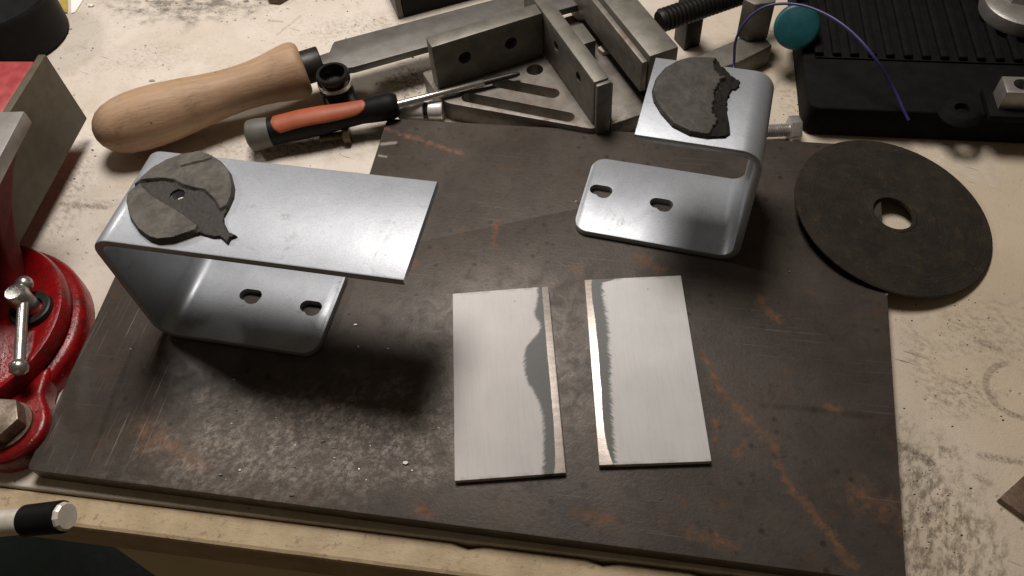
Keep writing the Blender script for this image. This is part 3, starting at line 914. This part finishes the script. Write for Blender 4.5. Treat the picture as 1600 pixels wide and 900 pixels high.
# ------------------------------------------------------------------ file with wooden handle
HZ = 11.0
h0 = Vector((*bp(147, 211, HZ), HZ)); h1_ = Vector((*bp(476, 106, HZ + 3), HZ + 3))
HL = (h1_ - h0).length; hd = (h1_ - h0).normalized()
fo = empty('file', (*((h0 + h1_) / 2).xy, Z_BENCH), 'flat steel file with turned wooden handle lying behind the long bracket', 'file')
prof = [(0, 0), (.006, 4.5), (.02, 8.5), (.045, 12.2), (.08, 15), (.13, 17.2), (.19, 18.4), (.26, 18.7), (.34, 18.2), (.43, 16.9), (.52, 15.4), (.60, 14.3), (.68, 13.8), (.76, 14.2), (.83, 15.3), (.89, 16.8), (.93, 17.7), (.96, 17.9), (.98, 17.3), (.995, 15.4), (1.0, 13.5), (1.001, 7)]
prof2 = []
for (a, ra), (b_, rb) in zip(prof, prof[1:]):
    for k in range(2): prof2.append(((a + (b_ - a) * k / 2) * HL, ra + (rb - ra) * k / 2))
prof2.append((1.001 * HL, 7))
link_bm('handle', lathe(prof2, h0, h1_, 40), M['wood'], fo, smooth=60)
link_bm('ferrule', lathe([(-1, 9.5), (0, 10.6), (10.5, 10.6), (11.5, 10.0), (11.5, 6)], h1_, h1_ + hd, 32), M['blackiron'], fo)
ZF = 17.0
fa, fb = Vector(bp(522, 65, ZF)), Vector(bp(765, 0, ZF)); fdir = (fb - fa).normalized(); fn = Vector((fdir.y, -fdir.x))
fc = Vector(bp(547, 106, ZF))
fw = (fc - fa).dot(fn)
LQ = lambda l, w: tuple(fa + fdir * l + fn * w)
out = [LQ(0, 0), LQ(190, 1.0), LQ(190, fw - 1.0), LQ(6, fw), LQ(-3, fw - 2), LQ(-9, fw * .5 + 4.5), LQ(-24, fw * .5 + 3.5), LQ(-24, fw * .5 - 3.5), LQ(-14, fw * .5 - 5), LQ(-5, fw * .3), LQ(-2, 3)]
link_bm('blade', prism(out, ZF - 5, ZF, .4), M['steel'], fo)

# dark case behind the file
cz_ = 30
cc = empty('dark_case', (*bp(690, -40, Z_BENCH), Z_BENCH), 'black case with grey end strip behind the file blade', 'case')
pA, pB = Vector(bp(632, 28, Z_BENCH)), Vector(bp(760, -6, Z_BENCH))
dA = (pB - pA).normalized(); nA = Vector((-dA.y, dA.x))
link_bm('body', prism([tuple(pA), tuple(pA + dA * 120), tuple(pA + dA * 120 + nA * 90), tuple(pA + nA * 90)], Z_BENCH, 16, 1), M['black'], cc)
link_bm('end_strip', prism([tuple(pA - dA * 4.5), tuple(pA - dA * .2), tuple(pA - dA * .2 + nA * 90), tuple(pA - dA * 4.5 + nA * 90)], Z_BENCH, 14, .5), M['greycap'], cc)

# ------------------------------------------------------------------ socket standing under the ferrule
sx, sy = bp(536, 171, Z_BENCH)
so = empty('drive_socket', (sx, sy, Z_BENCH), 'black chrome drive socket standing upright beneath the file ferrule', 'socket')
p = Vector((sx, sy, Z_BENCH)); zz = Vector((0, 0, 1))
link_bm('body', ring_lathe([(0, 5), (0, 9.8), (.6, 10.5), (18.5, 10.5), (19.2, 9.8), (21, 9.8), (21.7, 10.6), (29.5, 10.6), (30.5, 9.8), (30.5, 8.0), (22, 7.6), (22, 5)], p, p + zz, 40), M['darkchrome'], so, smooth=50)
link_bm('band', ring_lathe([(21.75, 10.2), (21.75, 10.9), (24.2, 10.9), (24.2, 10.2)], p, p + zz, 40), M['chrome'], so)
link_bm('insert', lathe([(0.5, 5.0), (23, 5.0), (23.4, 4.4)], p, p + zz, 6), M['blackiron'], so, smooth=20)

# ------------------------------------------------------------------ screwdriver
ZS = 3.0
s0 = Vector((*bp(389, 213, ZS), ZS)); s1 = Vector((*bp(622, 163, ZS + 4), ZS + 4)); s2 = Vector((*bp(812, 115, 9), 9))
SL = (s1 - s0).length; sd = (s1 - s0).normalized()
so2 = empty('screwdriver', (*((s0 + s1) / 2).xy, Z_BENCH), 'screwdriver with orange and black grip and grey end cap', 'screwdriver')
def rad(t):
    for (a, ra), (b_, rb) in zip(SDP, SDP[1:]):
        if a <= t <= b_: return ra + (rb - ra) * (t - a) / (b_ - a)
    return SDP[-1][1]
SDP = [(0, 8.5), (.10, 9.4), (.16, 8.6), (.22, 8.4), (.35, 8.9), (.5, 8.6), (.65, 7.6), (.75, 7.2), (.82, 7.9), (.92, 8.6), (.97, 8.2), (1, 6.2)]
link_bm('end_cap', lathe([(-.01 * SL, 6.5), (0, 8.6), (.015 * SL, 9.6), (.07 * SL, 9.8), (.145 * SL, 9.0)], s0, s1, 28), M['greycap'], so2)
link_bm('handle_core', lathe([(t * SL, rad(t)) for t in [.146 + .854 * k / 40 for k in range(41)]], s0, s1, 32), M['black'], so2, smooth=50)
# the orange inlay: a raised shell on the upper side of the grip
a_, x_, y_ = frame(sd)
up = Vector((0, 0, 1)) - a_ * a_.z; up.normalize(); side = a_.cross(up)
b = bmesh.new(); rows = []
NT = 36
for k in range(NT + 1):
    t = .17 + (.80 - .17) * k / NT
    q = (t - .17) / .63
    half = math.radians(58 - 17 * q) * math.sqrt(max(0, 1 - (2 * max(q - .86, 0) / .28) ** 2)) * (1 if q > .08 else math.sqrt(q / .08)) + math.radians(4)
    cen = math.radians(10 - 6 * math.sin(q * 6.0))
    r = rad(t) + .55
    row = []
    for j in range(17):
        f = (j / 16 * 2 - 1)
        an = cen + f * half
        rr = r - (.9 if j in (0, 16) else (.12 if j in (1, 15) else 0)) - (.8 if k in (0, NT) else 0)
        row.append(b.verts.new(s0 + a_ * (t * SL) + (up * math.cos(an) + side * math.sin(an)) * rr))
    rows.append(row)
for q, w in zip(rows, rows[1:]):
    for j in range(16): b.faces.new((q[j], q[j + 1], w[j + 1], w[j]))
bmesh.ops.recalc_face_normals(b, faces=b.faces)
link_bm('grip_inlay', b, M['orange'], so2, smooth=70)
SHL = (s2 - s1).length
link_bm('shaft', lathe([(-2, 2.2), (SHL * .70, 2.2), (SHL * .705, 1.9)], s1, s2, 20), M['bright'], so2)
link_bm('tip', lathe([(SHL * .706, 1.9), (SHL * .93, 1.9), (SHL * .97, 1.7), (SHL, 1.0)], s1, s2, 16), M['blackiron'], so2)

# ------------------------------------------------------------------ chrome socket lying behind the plate's corner
q0, q1 = Vector((*bp(623, 172, -2), -2.0)), Vector((*bp(692, 172, -2), -2.0))
CL = (q1 - q0).length
cs2 = empty('chrome_socket', (*((q0 + q1) / 2).xy, Z_BENCH), 'small bright chrome socket lying on its side behind the plate corner', 'socket')
R_ = 5.8
link_bm('body', lathe([(0, 4.2), (0, R_ - .5), (.6, R_), (CL * .56, R_), (CL * .58, R_ - .7)], q0, q1, 32), M['chrome'], cs2, smooth=40)
link_bm('groove', lathe([(CL * .581, R_ - .75), (CL * .68, R_ - .75)], q0, q1, 32), M['darkchrome'], cs2, smooth=40)
link_bm('drive_end', ring_lathe([(CL * .681, 3.4), (CL * .681, R_ - .5), (CL * .70, R_), (CL * .97, R_), (CL, R_ - .5), (CL, 3.4)], q0, q1, 32), M['chrome'], cs2, smooth=40)

# ------------------------------------------------------------------ loose bolts
def bolt(name, head_px, tip_px, z, r, hr, hh, mat, label, thread=True, cat='bolt'):
    a, c = Vector((*bp(*head_px, z), z)), Vector((*bp(*tip_px, z), z))
    d = (c - a).normalized(); L = (c - a).length
    e = empty(name, (*((a + c) / 2).xy, Z_BENCH), label, cat)
    link_bm('head', hexprism(a - d * hh, d, hr, hh, .26, .5), mat, e, smooth=25)
    prof = [(0, r)]
    s = 0.5
    while s < L - 1 and thread:
        prof += [(s, r), (s + .45, r * .84), (s + .9, r)]
        s += 1.0
    prof += [(L - .6, r), (L, r * .7)]
    link_bm('shank', lathe(prof, a, c, 18), mat, e, smooth=30)
    return e
bolt('hex_bolt', (536, 211), (500, 216), Z_BENCH + 5.4, 2.8, 6.0, 4.5, M['brownsteel'], 'tarnished brown hex bolt lying in front of the screwdriver')
bolt('zinc_bolt', (1232, 203), (1165, 206), Z_BENCH + 8.0, 4.0, 8.4, 6.2, M['boltzinc'], 'shiny zinc hex bolt poking out beside the short bracket')

# ------------------------------------------------------------------ corner clamp
CA = math.radians(17.5)
cd1 = (math.cos(CA), math.sin(CA)); cd2 = (math.sin(CA), -math.cos(CA)); CO = (-35.4, 417.2)
def cl(p_, q_): return (CO[0] + cd1[0] * p_ + cd2[0] * q_, CO[1] + cd1[1] * p_ + cd2[1] * q_)
def cpq(px, py, z):
    x, y = bp(px, py, z); x -= CO[0]; y -= CO[1]
    return (x * cd1[0] + y * cd1[1], x * cd2[0] + y * cd2[1])
def crect(p0_, p1_, q0_, q1_): return [cl(p0_, q0_), cl(p1_, q0_), cl(p1_, q1_), cl(p0_, q1_)]
ck = empty('corner_clamp', (*cl(60, 35), Z_BENCH), 'grey cast corner clamp with slotted triangular base behind the plate', 'clamp')
base = link_bm('base', prism(round_poly([cl(-5, -10), cl(82, -10), cl(82, 84), cl(71, 85.5), cl(0, 25), cl(-3, 18)], [2, 1, 1, 3, 6, 6], 4), Z_BENCH, 4, 1.0, 2), M['castrust'], ck)
cut(base, [obround(cl(13.5, 26), cl(62, 69.5), 4.2, -20, 20), obround(cl(36, 22), cl(62.5, 46), 4.4, -20, 20), obround(cl(61.2, 20.4), cl(61.6, 20.6), 5.2, -20, 20)])
j1 = link_bm('fixed_jaw', prism(crect(-1, 72, 0, 11), 4.2, 37, 1.0, 2), M['cast'], ck)
cut(j1, [lathe([(0, 4.2), (30, 4.2)], (*cl(19, 20), 22), (*cl(19, -5), 22), 20), lathe([(0, 4.2), (30, 4.2)], (*cl(50, 20), 22), (*cl(50, -5), 22), 20)])
for pp in (19, 50):
    link_bm('jaw_screw', lathe([(0, 3.9), (3.5, 3.9), (4, 3.3)], (*cl(pp, 3), 22), (*cl(pp, 8), 22), 16), M['blackiron'], j1)
j2 = link_bm('fixed_jaw', prism(crect(72.5, 82, -22, 83), 4.2, 37, 1.0, 2), M['cast'], ck)
cut(j2, [lathe([(0, 3.4), (9, 3.4)], (*cl(70, 30), 25), (*cl(90, 30), 25), 16), lathe([(0, 3.4), (9, 3.4)], (*cl(70, 62), 25), (*cl(90, 62), 25), 16)])
link_bm('jaw_rail', prism(crect(82.2, 85.5, -22, 82), 4.2, 31, .6), M['castrust'], ck)
link_bm('channel', prism(crect(82.4, 112, -20, 87), Z_BENCH, 4, .8), M['castrust'], ck)
link_bm('front_block', prism(crect(72.5, 82, 84.3, 87), Z_BENCH, 37, .8), M['cast'], ck)
gb = cpq(932, 48, 20)
link_bm('guide_block', prism(crect(88, 101, gb[1] - 14, gb[1] + 6), 4.2, 18, .8), M['cast'], ck)
j3 = link_bm('moving_jaw', prism(crect(110.5, 129.5, -24, 78), 12, 38, 1.0, 2), M['cast'], ck)
link_bm('jaw_face', prism(crect(106.5, 110.2, -24, 77), 12, 34, .6), M['castrust'], ck)
link_bm('jaw_foot', prism(crect(112.4, 127, -20, 74), Z_BENCH, 11.8, .6), M['blackiron'], ck)
# the black clamping screw and its bracket
t0 = Vector((*bp(1034, 32, 27), 27)); t1 = Vector((*bp(1150, -8, 27), 27))
td_ = (t1 - t0); tl_ = td_.length
prof = [(-2, 6.0), (-.2, 7.0)]
s = 0
while s < tl_ + 60:
    prof += [(s, 7.4), (s + .8, 7.4), (s + 1.5, 6.0), (s + 2.3, 6.0)]
    s += 2.9
link_bm('clamp_screw', lathe(prof, t0, t1, 24), M['blackiron'], ck, smooth=20)
u0 = Vector(bp(1083, 75, Z_BENCH)); ux = Vector(cd1); uy = Vector(cd2)
link_bm('screw_support', prism([tuple(u0 - ux * 7 - uy * 14), tuple(u0 + ux * 5 - uy * 14), tuple(u0 + ux * 5), tuple(u0 - ux * 7)], Z_BENCH, 21, .6), M['blackiron'], ck)
fz = 6
link_bm('bracket_foot', prism(bps([(1070, 96), (1150, 62), (1176, 40), (1207, 70), (1150, 99), (1095, 112)], fz), Z_BENCH, fz, .9), M['cast'], ck)
link_bm('bracket_post', prism(bps([(1150, 57), (1168, 66), (1198, 62), (1202, 40), (1160, 38)], fz), fz + .2, 34, .9), M['cast'], ck)

# loose bits lying in the clamp
fk = link_bm('paint_chip', prism(bps([(934, 74), (950, 64), (960, 79), (942, 81)], 7), 4.2, 7, .4), M['cream'])
tag(fk, 'small cream paint chip lying in the clamp channel', 'chip')
fk = link_bm('wood_scrap', prism(bps([(886, -6), (918, -8), (922, 14), (900, 12)], 14), 4.2, 14, .5), M['cream'])
tag(fk, 'pale wood scrap lying between the clamp jaws', 'scrap')

# ------------------------------------------------------------------ teal knob
kc = Vector((*bp(1245, 42, 25), 25)); kn = Vector((-.30, -.70, .55)).normalized()
kn_e = empty('screw_cap', (kc.x, kc.y, Z_BENCH), 'round teal plastic screw cap leaning between the clamp and black housing', 'cap')
link_bm('cap', lathe([(-6.5, 12.2), (-5.5, 13.2), (0, 13.6), (1.2, 12.9), (1.8, 11.4), (1.9, 0)], kc, kc + kn, 40), M['teal'], kn_e, smooth=45)
link_bm('stem', lathe([(-30, 5.5), (-6.6, 6.5)], kc, kc + kn, 20), M['black'], kn_e)

# ------------------------------------------------------------------ black ribbed housing, top right
ZH = 12.0
hb0 = Vector(bp(1272, 168, ZH)); hb1 = Vector(bp(1610, 182, ZH))
hdx = (hb1 - hb0).normalized(); hdy = Vector((-hdx.y, hdx.x))
def hl(a, c): q = hb0 + hdx * a + hdy * c; return (q.x, q.y)
ho = empty('ribbed_housing', (*hl(90, 60), Z_BENCH), 'black cast machine housing with ribbed top behind the grinding disc', 'housing')
hw = 230; hdp = 190
link_bm('body', prism(round_poly([hl(-3, 0), hl(hw, 0), hl(hw, hdp), hl(-3, hdp)], [9, 2, 2, 9], 6), Z_BENCH + .5, ZH, 3.0, 3), M['blackcast'], ho)
rr0 = (Vector(bp(1290, 92, ZH)) - hb0).dot(hdy)
link_bm('rib_bed', prism([hl(4, rr0), hl(hw - 6, rr0), hl(hw - 6, hdp - 6), hl(4, hdp - 6)], ZH + .2, ZH + 1.2, .4), M['blackcast'], ho)
rib = None
for k in range(13):
    a = 6 + k * 10.4
    if a > hw - 14: break
    r_ = link_bm('rib', prism(rect(hl(a, rr0 + 1), (hdy.x, hdy.y), 0, hdp - rr0 - 8, -2.6, 2.6), ZH + 1.25, ZH + 4.2, 1.1), M['blackcast'], ho)
lug = Vector(bp(1500, 176, ZH))
link_bm('screw_boss', ring_lathe([(0, 4.2), (0, 12), (3.5, 9.5), (4, 8.6), (4, 4.2)], (lug.x, lug.y, ZH - .5), (lug.x, lug.y, ZH + 1), 28), M['blackcast'], ho)
nb = link_bm('square_nut', prism(rect(bp(1565, 118, ZH + 17), (hdx.x, hdx.y), 0, 28, 0, 14), ZH + .2, ZH + 17, 1.0), M['lightsteel'], ho)
nc = rect(bp(1565, 118, ZH + 17), (hdx.x, hdx.y), 9, 19, 7, 8)[0]
cut(nb, [lathe([(0, 4.5), (30, 4.5)], (nc[0] + .5, nc[1], ZH + 4), (nc[0] + .5, nc[1], ZH + 30), 20)])
link_bm('nut_base', prism(rect(bp(1565, 118, ZH + 17), (hdx.x, hdx.y), -5, 34, -4, 20), ZH + .1, ZH + 5, 1.0), M['blackcast'], ho)
fcx = Vector(bp(1600, 12, ZH + 8))
flg = link_bm('flange', lathe([(0, 25), (2, 25.4), (8.5, 24.6), (9.8, 22.5), (9.8, 10)], (fcx.x, fcx.y, ZH + 4.3), (fcx.x, fcx.y, ZH + 6), 44), M['lightsteel'], ho, smooth=40)
link_bm('flange_boss', lathe([(9.9, 15.5), (17, 15), (18.5, 13.6), (18.5, 0)], (fcx.x + 2, fcx.y + 6, ZH + 4.3), (fcx.x + 2, fcx.y + 6, ZH + 6), 6), M['lightsteel'], flg, smooth=20)

# thin blue wire arching from behind the bracket over the housing
wp = []
for (px, py, z) in ((1146, 112, 4), (1147, 96, 8), (1150, 62, 22), (1168, 30, 34), (1200, 9, 42), (1245, 7, 45), (1290, 22, 46), (1332, 51, 44), (1368, 92, 38), (1395, 136, 24), (1412, 172, 16), (1420, 188, 12.6)):
    wp.append((*bp(px, py, z), z))
w_ = link_bm('blue_wire', tube(spline(wp, 8), .85, 10), M['blue'], smooth=60)
tag(w_, 'thin blue insulated wire arching over the black housing', 'wire')

# crumpled clear film between the disc and the housing
b = bmesh.new()
f0, f1, f2, f3 = [Vector(bp(*q, Z_BENCH)) for q in ((1395, 216), (1555, 206), (1565, 300), (1470, 262))]
NG = 26; gr = []
for i in range(NG + 1):
    row = []
    for j in range(NG + 1):
        u, v = i / NG, j / NG
        p = (f0 * (1 - u) + f1 * u) * (1 - v) + (f3 * (1 - u) + f2 * u) * v
        z = Z_BENCH + .5 + abs(mnoise.fractal(Vector((p.x * .06, p.y * .06, 3)), 1, 2, 4)) * 5 * (.25 + math.sin(math.pi * u) * math.sin(math.pi * v))
        row.append(b.verts.new((p.x, p.y, z)))
    gr.append(row)
for i in range(NG):
    for j in range(NG): b.faces.new((gr[i][j], gr[i + 1][j], gr[i + 1][j + 1], gr[i][j + 1]))
fm = link_bm('plastic_film', b, M['clear'], smooth=0)
for p_ in fm.data.polygons: p_.use_smooth = True
tag(fm, 'crumpled clear plastic film on the bench between disc and housing', 'film')

# ------------------------------------------------------------------ red bench vise, left
VC = Vector((-288.0, 254.0))
vo = empty('bench_vise', (VC.x, VC.y, Z_BENCH), 'red enamelled bench vise with steel jaws on the bench edge', 'vise')
vz = Vector((VC.x, VC.y, 0))
link_bm('base_flange', lathe([(Z_BENCH, 60.5), (-1, 60.5), (1.5, 59.5), (3.0, 57), (3.2, 30)], vz, vz + Vector((0, 0, 1)), 80), M['red'], vo, smooth=40)
link_bm('swivel_plate', lathe([(3.3, 53.5), (5, 55.5), (11, 55.5), (13.5, 54.2), (14.2, 52), (13.4, 49), (13.2, 20)], vz, vz + Vector((0, 0, 1)), 80), M['red'], vo, smooth=40)
lc = Vector(bp(14, 668, 3)); ldir = (lc - VC).normalized(); ln = Vector((-ldir.y, ldir.x)); ldist = (lc - VC).length
def lgp(a, c): q = VC + ldir * a + ln * c; return (q.x, q.y)
arc = [lgp(ldist + 19 * math.cos(t), 19 * math.sin(t)) for t in [math.radians(-80 + 160 * k / 14) for k in range(15)]]
mlug = link_bm('mounting_lug', prism([lgp(48, -30), lgp(ldist - 8, -20)] + arc + [lgp(ldist - 8, 20), lgp(48, 30)], Z_BENCH, 4.5, 3.0, 4), M['red'], vo)
link_bm('washer', ring_lathe([(0, 5), (0, 12.5), (1.6, 12.5), (1.6, 5)], (lc.x, lc.y, 4.6), (lc.x, lc.y, 6), 32), M['rustbit'], mlug)
link_bm('mounting_nut', hexprism((lc.x, lc.y, 6.3), (0, 0, 1), 11.5, 8, .35, 1.0), M['nut'], mlug, smooth=25)
# lock bolt with its small sliding bar
tb = Vector((*bp(36, 470, 20), 20))
link_bm('lock_boss', ring_lathe([(13.4, 6.5), (13.4, 11), (16.5, 10.4), (17, 9.6), (16.2, 6.5)], (tb.x + 2, tb.y - 2, 0), (tb.x + 2, tb.y - 2, 1), 32), M['blackiron'], vo, smooth=40)
link_bm('lock_bolt', lathe([(12, 5.6), (27, 5.6), (28.5, 4.6), (28.5, 0)], (tb.x, tb.y, 0), (tb.x, tb.y, 1), 24), M['bright'], vo, smooth=40)
e0 = Vector((*bp(38, 444, 23), 23)); e1 = Vector((*bp(30, 574, 19), 19)); ed = (e1 - e0).normalized(); eL = (e1 - e0).length
lbar = link_bm('lock_bar', lathe([(-2, 2.7), (eL, 2.7)], e0, e1, 18), M['bright'], vo, smooth=40)
for pt, s in ((e0, -1), (e1, 1)):
    link_bm('bar_end', lathe([(-4.2, 0), (-3.8, 2.4), (-2, 4.0), (0, 4.5), (2, 4.0), (3.8, 2.4), (4.2, 0)], pt, pt + ed, 20), M['bright'], lbar, smooth=60)
# jaws: the low vertical steel jaw plate and, nearer, the moving jaw
jb = Vector(bp(137, 185, 5)); jb2 = Vector(bp(99, 255, 5)); jd = (jb2 - jb).normalized(); jn = Vector((jd.y, -jd.x))   # jn: left of it
jz = 55.5
def jl(a, c): q = jb + jd * a + jn * c; return (q.x, q.y)
if (VC - jb).dot(jn) < 0: jn = -jn
link_bm('rear_jaw_plate', prism([jl(0, 0), jl(112, 0), jl(112, 5), jl(0, 5)], 5, jz, .8), M['greysteel'], vo)
link_bm('rear_jaw', prism([jl(3, 5.3), jl(110, 5.3), jl(110, 70), jl(3, 70)], 12, jz - 1.5, 3, 3), M['reddust_lit'], vo)
n0 = Vector(bp(38, 173, 78)); n1 = Vector(bp(-4, 252, 78)); nd = (n1 - n0).normalized(); nn = Vector((nd.y, -nd.x))
if nn.x > 0: nn = -nn
def nl(a, c): q = n0 + nd * a + nn * c; return (q.x, q.y)
link_bm('front_jaw_plate', prism([nl(0, 0), nl(90, 0), nl(90, 40), nl(0, 40)], 70, 78, .8), M['lightsteel'], vo)
secs = []
for z, fp_, np_ in ((69.7, (46, 181), (-14, 290)), (62, (38, 202), (-14, 310)), (48, (26, 255), (-10, 350)), (34, (22, 310), (2, 400)), (22, (28, 362), (28, 455)), (13.4, (36, 392), (50, 492))):
    a_, c_ = Vector(bp(*fp_, z)), Vector(bp(*np_, z))
    secs.append([(*q, z) for q in round_poly([tuple(a_), tuple(c_), (c_.x - 70, c_.y - 6), (a_.x - 70, a_.y + 14)], 8, 5)])
bdy = loft(secs)
link_bm('body', bdy, M['redshaded'], vo, smooth=50)
# main screw handle in front of the bench
m0 = Vector((*bp(-60, 824, 16), 16)); m1 = Vector((*bp(102, 807, 30), 30))
# keep it clear of the front edging
fwd = -BVv
need = 26 - (m1.xy - FP).dot(fwd)
md = (m1 - m0).normalized(); mL = (m1 - m0).length
hrod = link_bm('handle_rod', lathe([(-60, 5.6), (mL - 20, 5.6)], m0, m1, 24), M['rod'], vo, smooth=40)
link_bm('handle_sleeve', lathe([(mL - 21, 5.6), (mL - 20, 6.6), (mL - 1.5, 6.8), (mL - 1, 6.2)], m0, m1, 28), M['black'], hrod, smooth=40)
link_bm('handle_end', lathe([(mL - 1, 6.0), (mL + .3, 6.0), (mL + 1.2, 5.2), (mL + 1.3, 0)], m0, m1, 12), M['rod'], hrod, smooth=20)

# ------------------------------------------------------------------ black tin and paper, top left
tc_ = Vector(bp(44, 90, Z_BENCH))
tin = empty('black_tin', (tc_.x - 12, tc_.y + 22, Z_BENCH), 'black round plastic tub standing behind the red vise', 'tub')
tcv = Vector((tc_.x - 12, tc_.y + 24, 0))
link_bm('body', lathe([(Z_BENCH, 34), (Z_BENCH + 2, 36), (22, 37.5)], tcv, tcv + Vector((0, 0, 1)), 48), M['black'], tin, smooth=40)
link_bm('rim', ring_lathe([(22.1, 26), (22.1, 38.6), (25, 39), (26.5, 38), (26.5, 35.5), (24.6, 34.5), (24.4, 26)], tcv, tcv + Vector((0, 0, 1)), 48), M['black'], tin, smooth=40)
link_bm('lid', lathe([(22.2, 25.8), (24.2, 25.8), (24.4, 0)], tcv, tcv + Vector((0, 0, 1)), 48), M['black'], tin, smooth=40)
pp_ = link_bm('paper_scrap', prism(bps([(112, -14), (140, -14), (118, 20), (112, 22)], Z_BENCH), Z_BENCH + .2, Z_BENCH + .8, 0), M['paper'])
tag(pp_, 'white paper scrap lying beside the black tub', 'paper')
yl = link_bm('yellow_card', prism(bps([(88, -14), (105, -14), (106, 22), (100, 20)], Z_BENCH), Z_BENCH + .2, Z_BENCH + 1.4, .1), M['yellow'])
tag(yl, 'narrow yellow card sticking out from under the black tub', 'card')

# ------------------------------------------------------------------ small bits
ob = link_bm('rusty_offcut', prism(bps([(1562, 778), (1606, 738), (1640, 760), (1640, 830), (1600, 806)], Z_BENCH + 4), Z_BENCH, Z_BENCH + 4, .4), M['rustbit'])
tag(ob, 'rust brown pointed metal offcut lying at the right of the plate', 'offcut')
e = hexprism((*bp(436, -3, Z_BENCH), Z_BENCH + .2), (0, 0, 1), 9, 6, .2, .8)
ob = link_bm('rusty_nut', e, M['rustbit'], smooth=25)
tag(ob, 'dark rusty nut lying by the dust heap behind the file', 'nut')

def flakes(name, spots, mat, zf, smin, smax):
    b = bmesh.new(); rnd = random.Random(len(spots) * 13 + len(name))
    for (x, y, z, k) in spots:
        s = rnd.uniform(smin, smax) * k; a = rnd.uniform(0, 6.28); t = rnd.uniform(-.5, .5)
        n = 5
        ring = []
        for i in range(n):
            r = s * rnd.uniform(.45, 1.1); an = a + i * 2 * math.pi / n
            ring.append((x + math.cos(an) * r * 1.5, y + math.sin(an) * r * .8, z + .15 + (math.cos(an + 1) * r * t if abs(t) > .1 else 0) + s * abs(t)))
        lo = [b.verts.new((p[0], p[1], z)) for p in ring]
        hi = [b.verts.new((x + (p[0] - x) * .8, y + (p[1] - y) * .8, p[2] + s * .35)) for p in ring]
        b.faces.new(hi)
        for i in range(n): b.faces.new((lo[i], lo[(i + 1) % n], hi[(i + 1) % n], hi[i]))
    bmesh.ops.recalc_face_normals(b, faces=b.faces)
    o = link_bm(name, b, mat, smooth=0)
    tag(o, kind='stuff')
    return o
rnd = random.Random(5)
sp = []
for k in range(90):
    px, py = rnd.gauss(500, 130), rnd.gauss(690, 38)
    x, y = bp(px, py, 0)
    if px < 690 and py < 742 + (px - 200) * .07 and px > 190 and py > 590: sp.append((x, y, .02, .22 + rnd.random() ** 3 * .8))
for (px, py, k) in ((456, 773, 2.4), (634, 724, 2.2), (556, 508, 1.8), (545, 490, 1.2), (561, 733, 1.2), (520, 668, 1.4), (505, 690, 1.2), (475, 722, 1), (375, 735, 1.3), (205, 546, 1.3), (345, 742, 1.3), (1233, 425, 1), (1031, 780, 1), (900, 315, .8), (1098, 277, .8), (1080, 395, .8), (1385, 461, 1.3), (607, 545, 1), (560, 542, 1)):
    sp.append((*bp(px, py, 0), .02, k))
tag(flakes('steel_swarf', sp, M['swarf'], 0, .35, .7), 'tiny bright steel shavings scattered over the plate', 'shavings')
sp = []
for (px, py, k) in ((143, 10, 2), (112, 46, 1.4), (238, 127, 1.8), (385, 3, 2), (230, 2, 1.2), (1475, 214, 1.5), (1345, 30, 1.2), (620, 220, .8)):
    sp.append((*bp(px, py, Z_BENCH), Z_BENCH + .02, k))
tag(flakes('bench_swarf', sp, M['swarf'], 0, .6, 1.0), 'few bright metal shavings scattered over the cream bench', 'shavings')
sp = []
for (cx, cy, sxx, syy, n) in ((330, 12, 90, 16, 120), (650, 115, 20, 26, 60), (470, 228, 80, 14, 60), (1450, 800, 40, 60, 90), (1480, 600, 70, 80, 40), (1235, 150, 16, 30, 30), (560, 60, 80, 26, 40), (230, 150, 120, 60, 60), (640, 110, 26, 30, 60), (1520, 480, 60, 60, 40), (300, 800, 260, 4, 40), (150, 330, 30, 30, 16)):
    for k in range(n):
        px, py = rnd.gauss(cx, sxx), rnd.gauss(cy, syy)
        x, y = bp(px, py, Z_BENCH)
        if in_poly(x, y, [A_, BR_, FR_, FL_, C_, B_]): continue
        if (Vector((x, y)) - FP).dot(BVv) < 3: continue
        sp.append((x, y, Z_BENCH + .02, .25 + rnd.random() ** 3 * .8))
tag(flakes('dark_grit', sp, M['grit'], 0, .35, .7), 'dark filing grit scattered over the cream bench', 'grit')
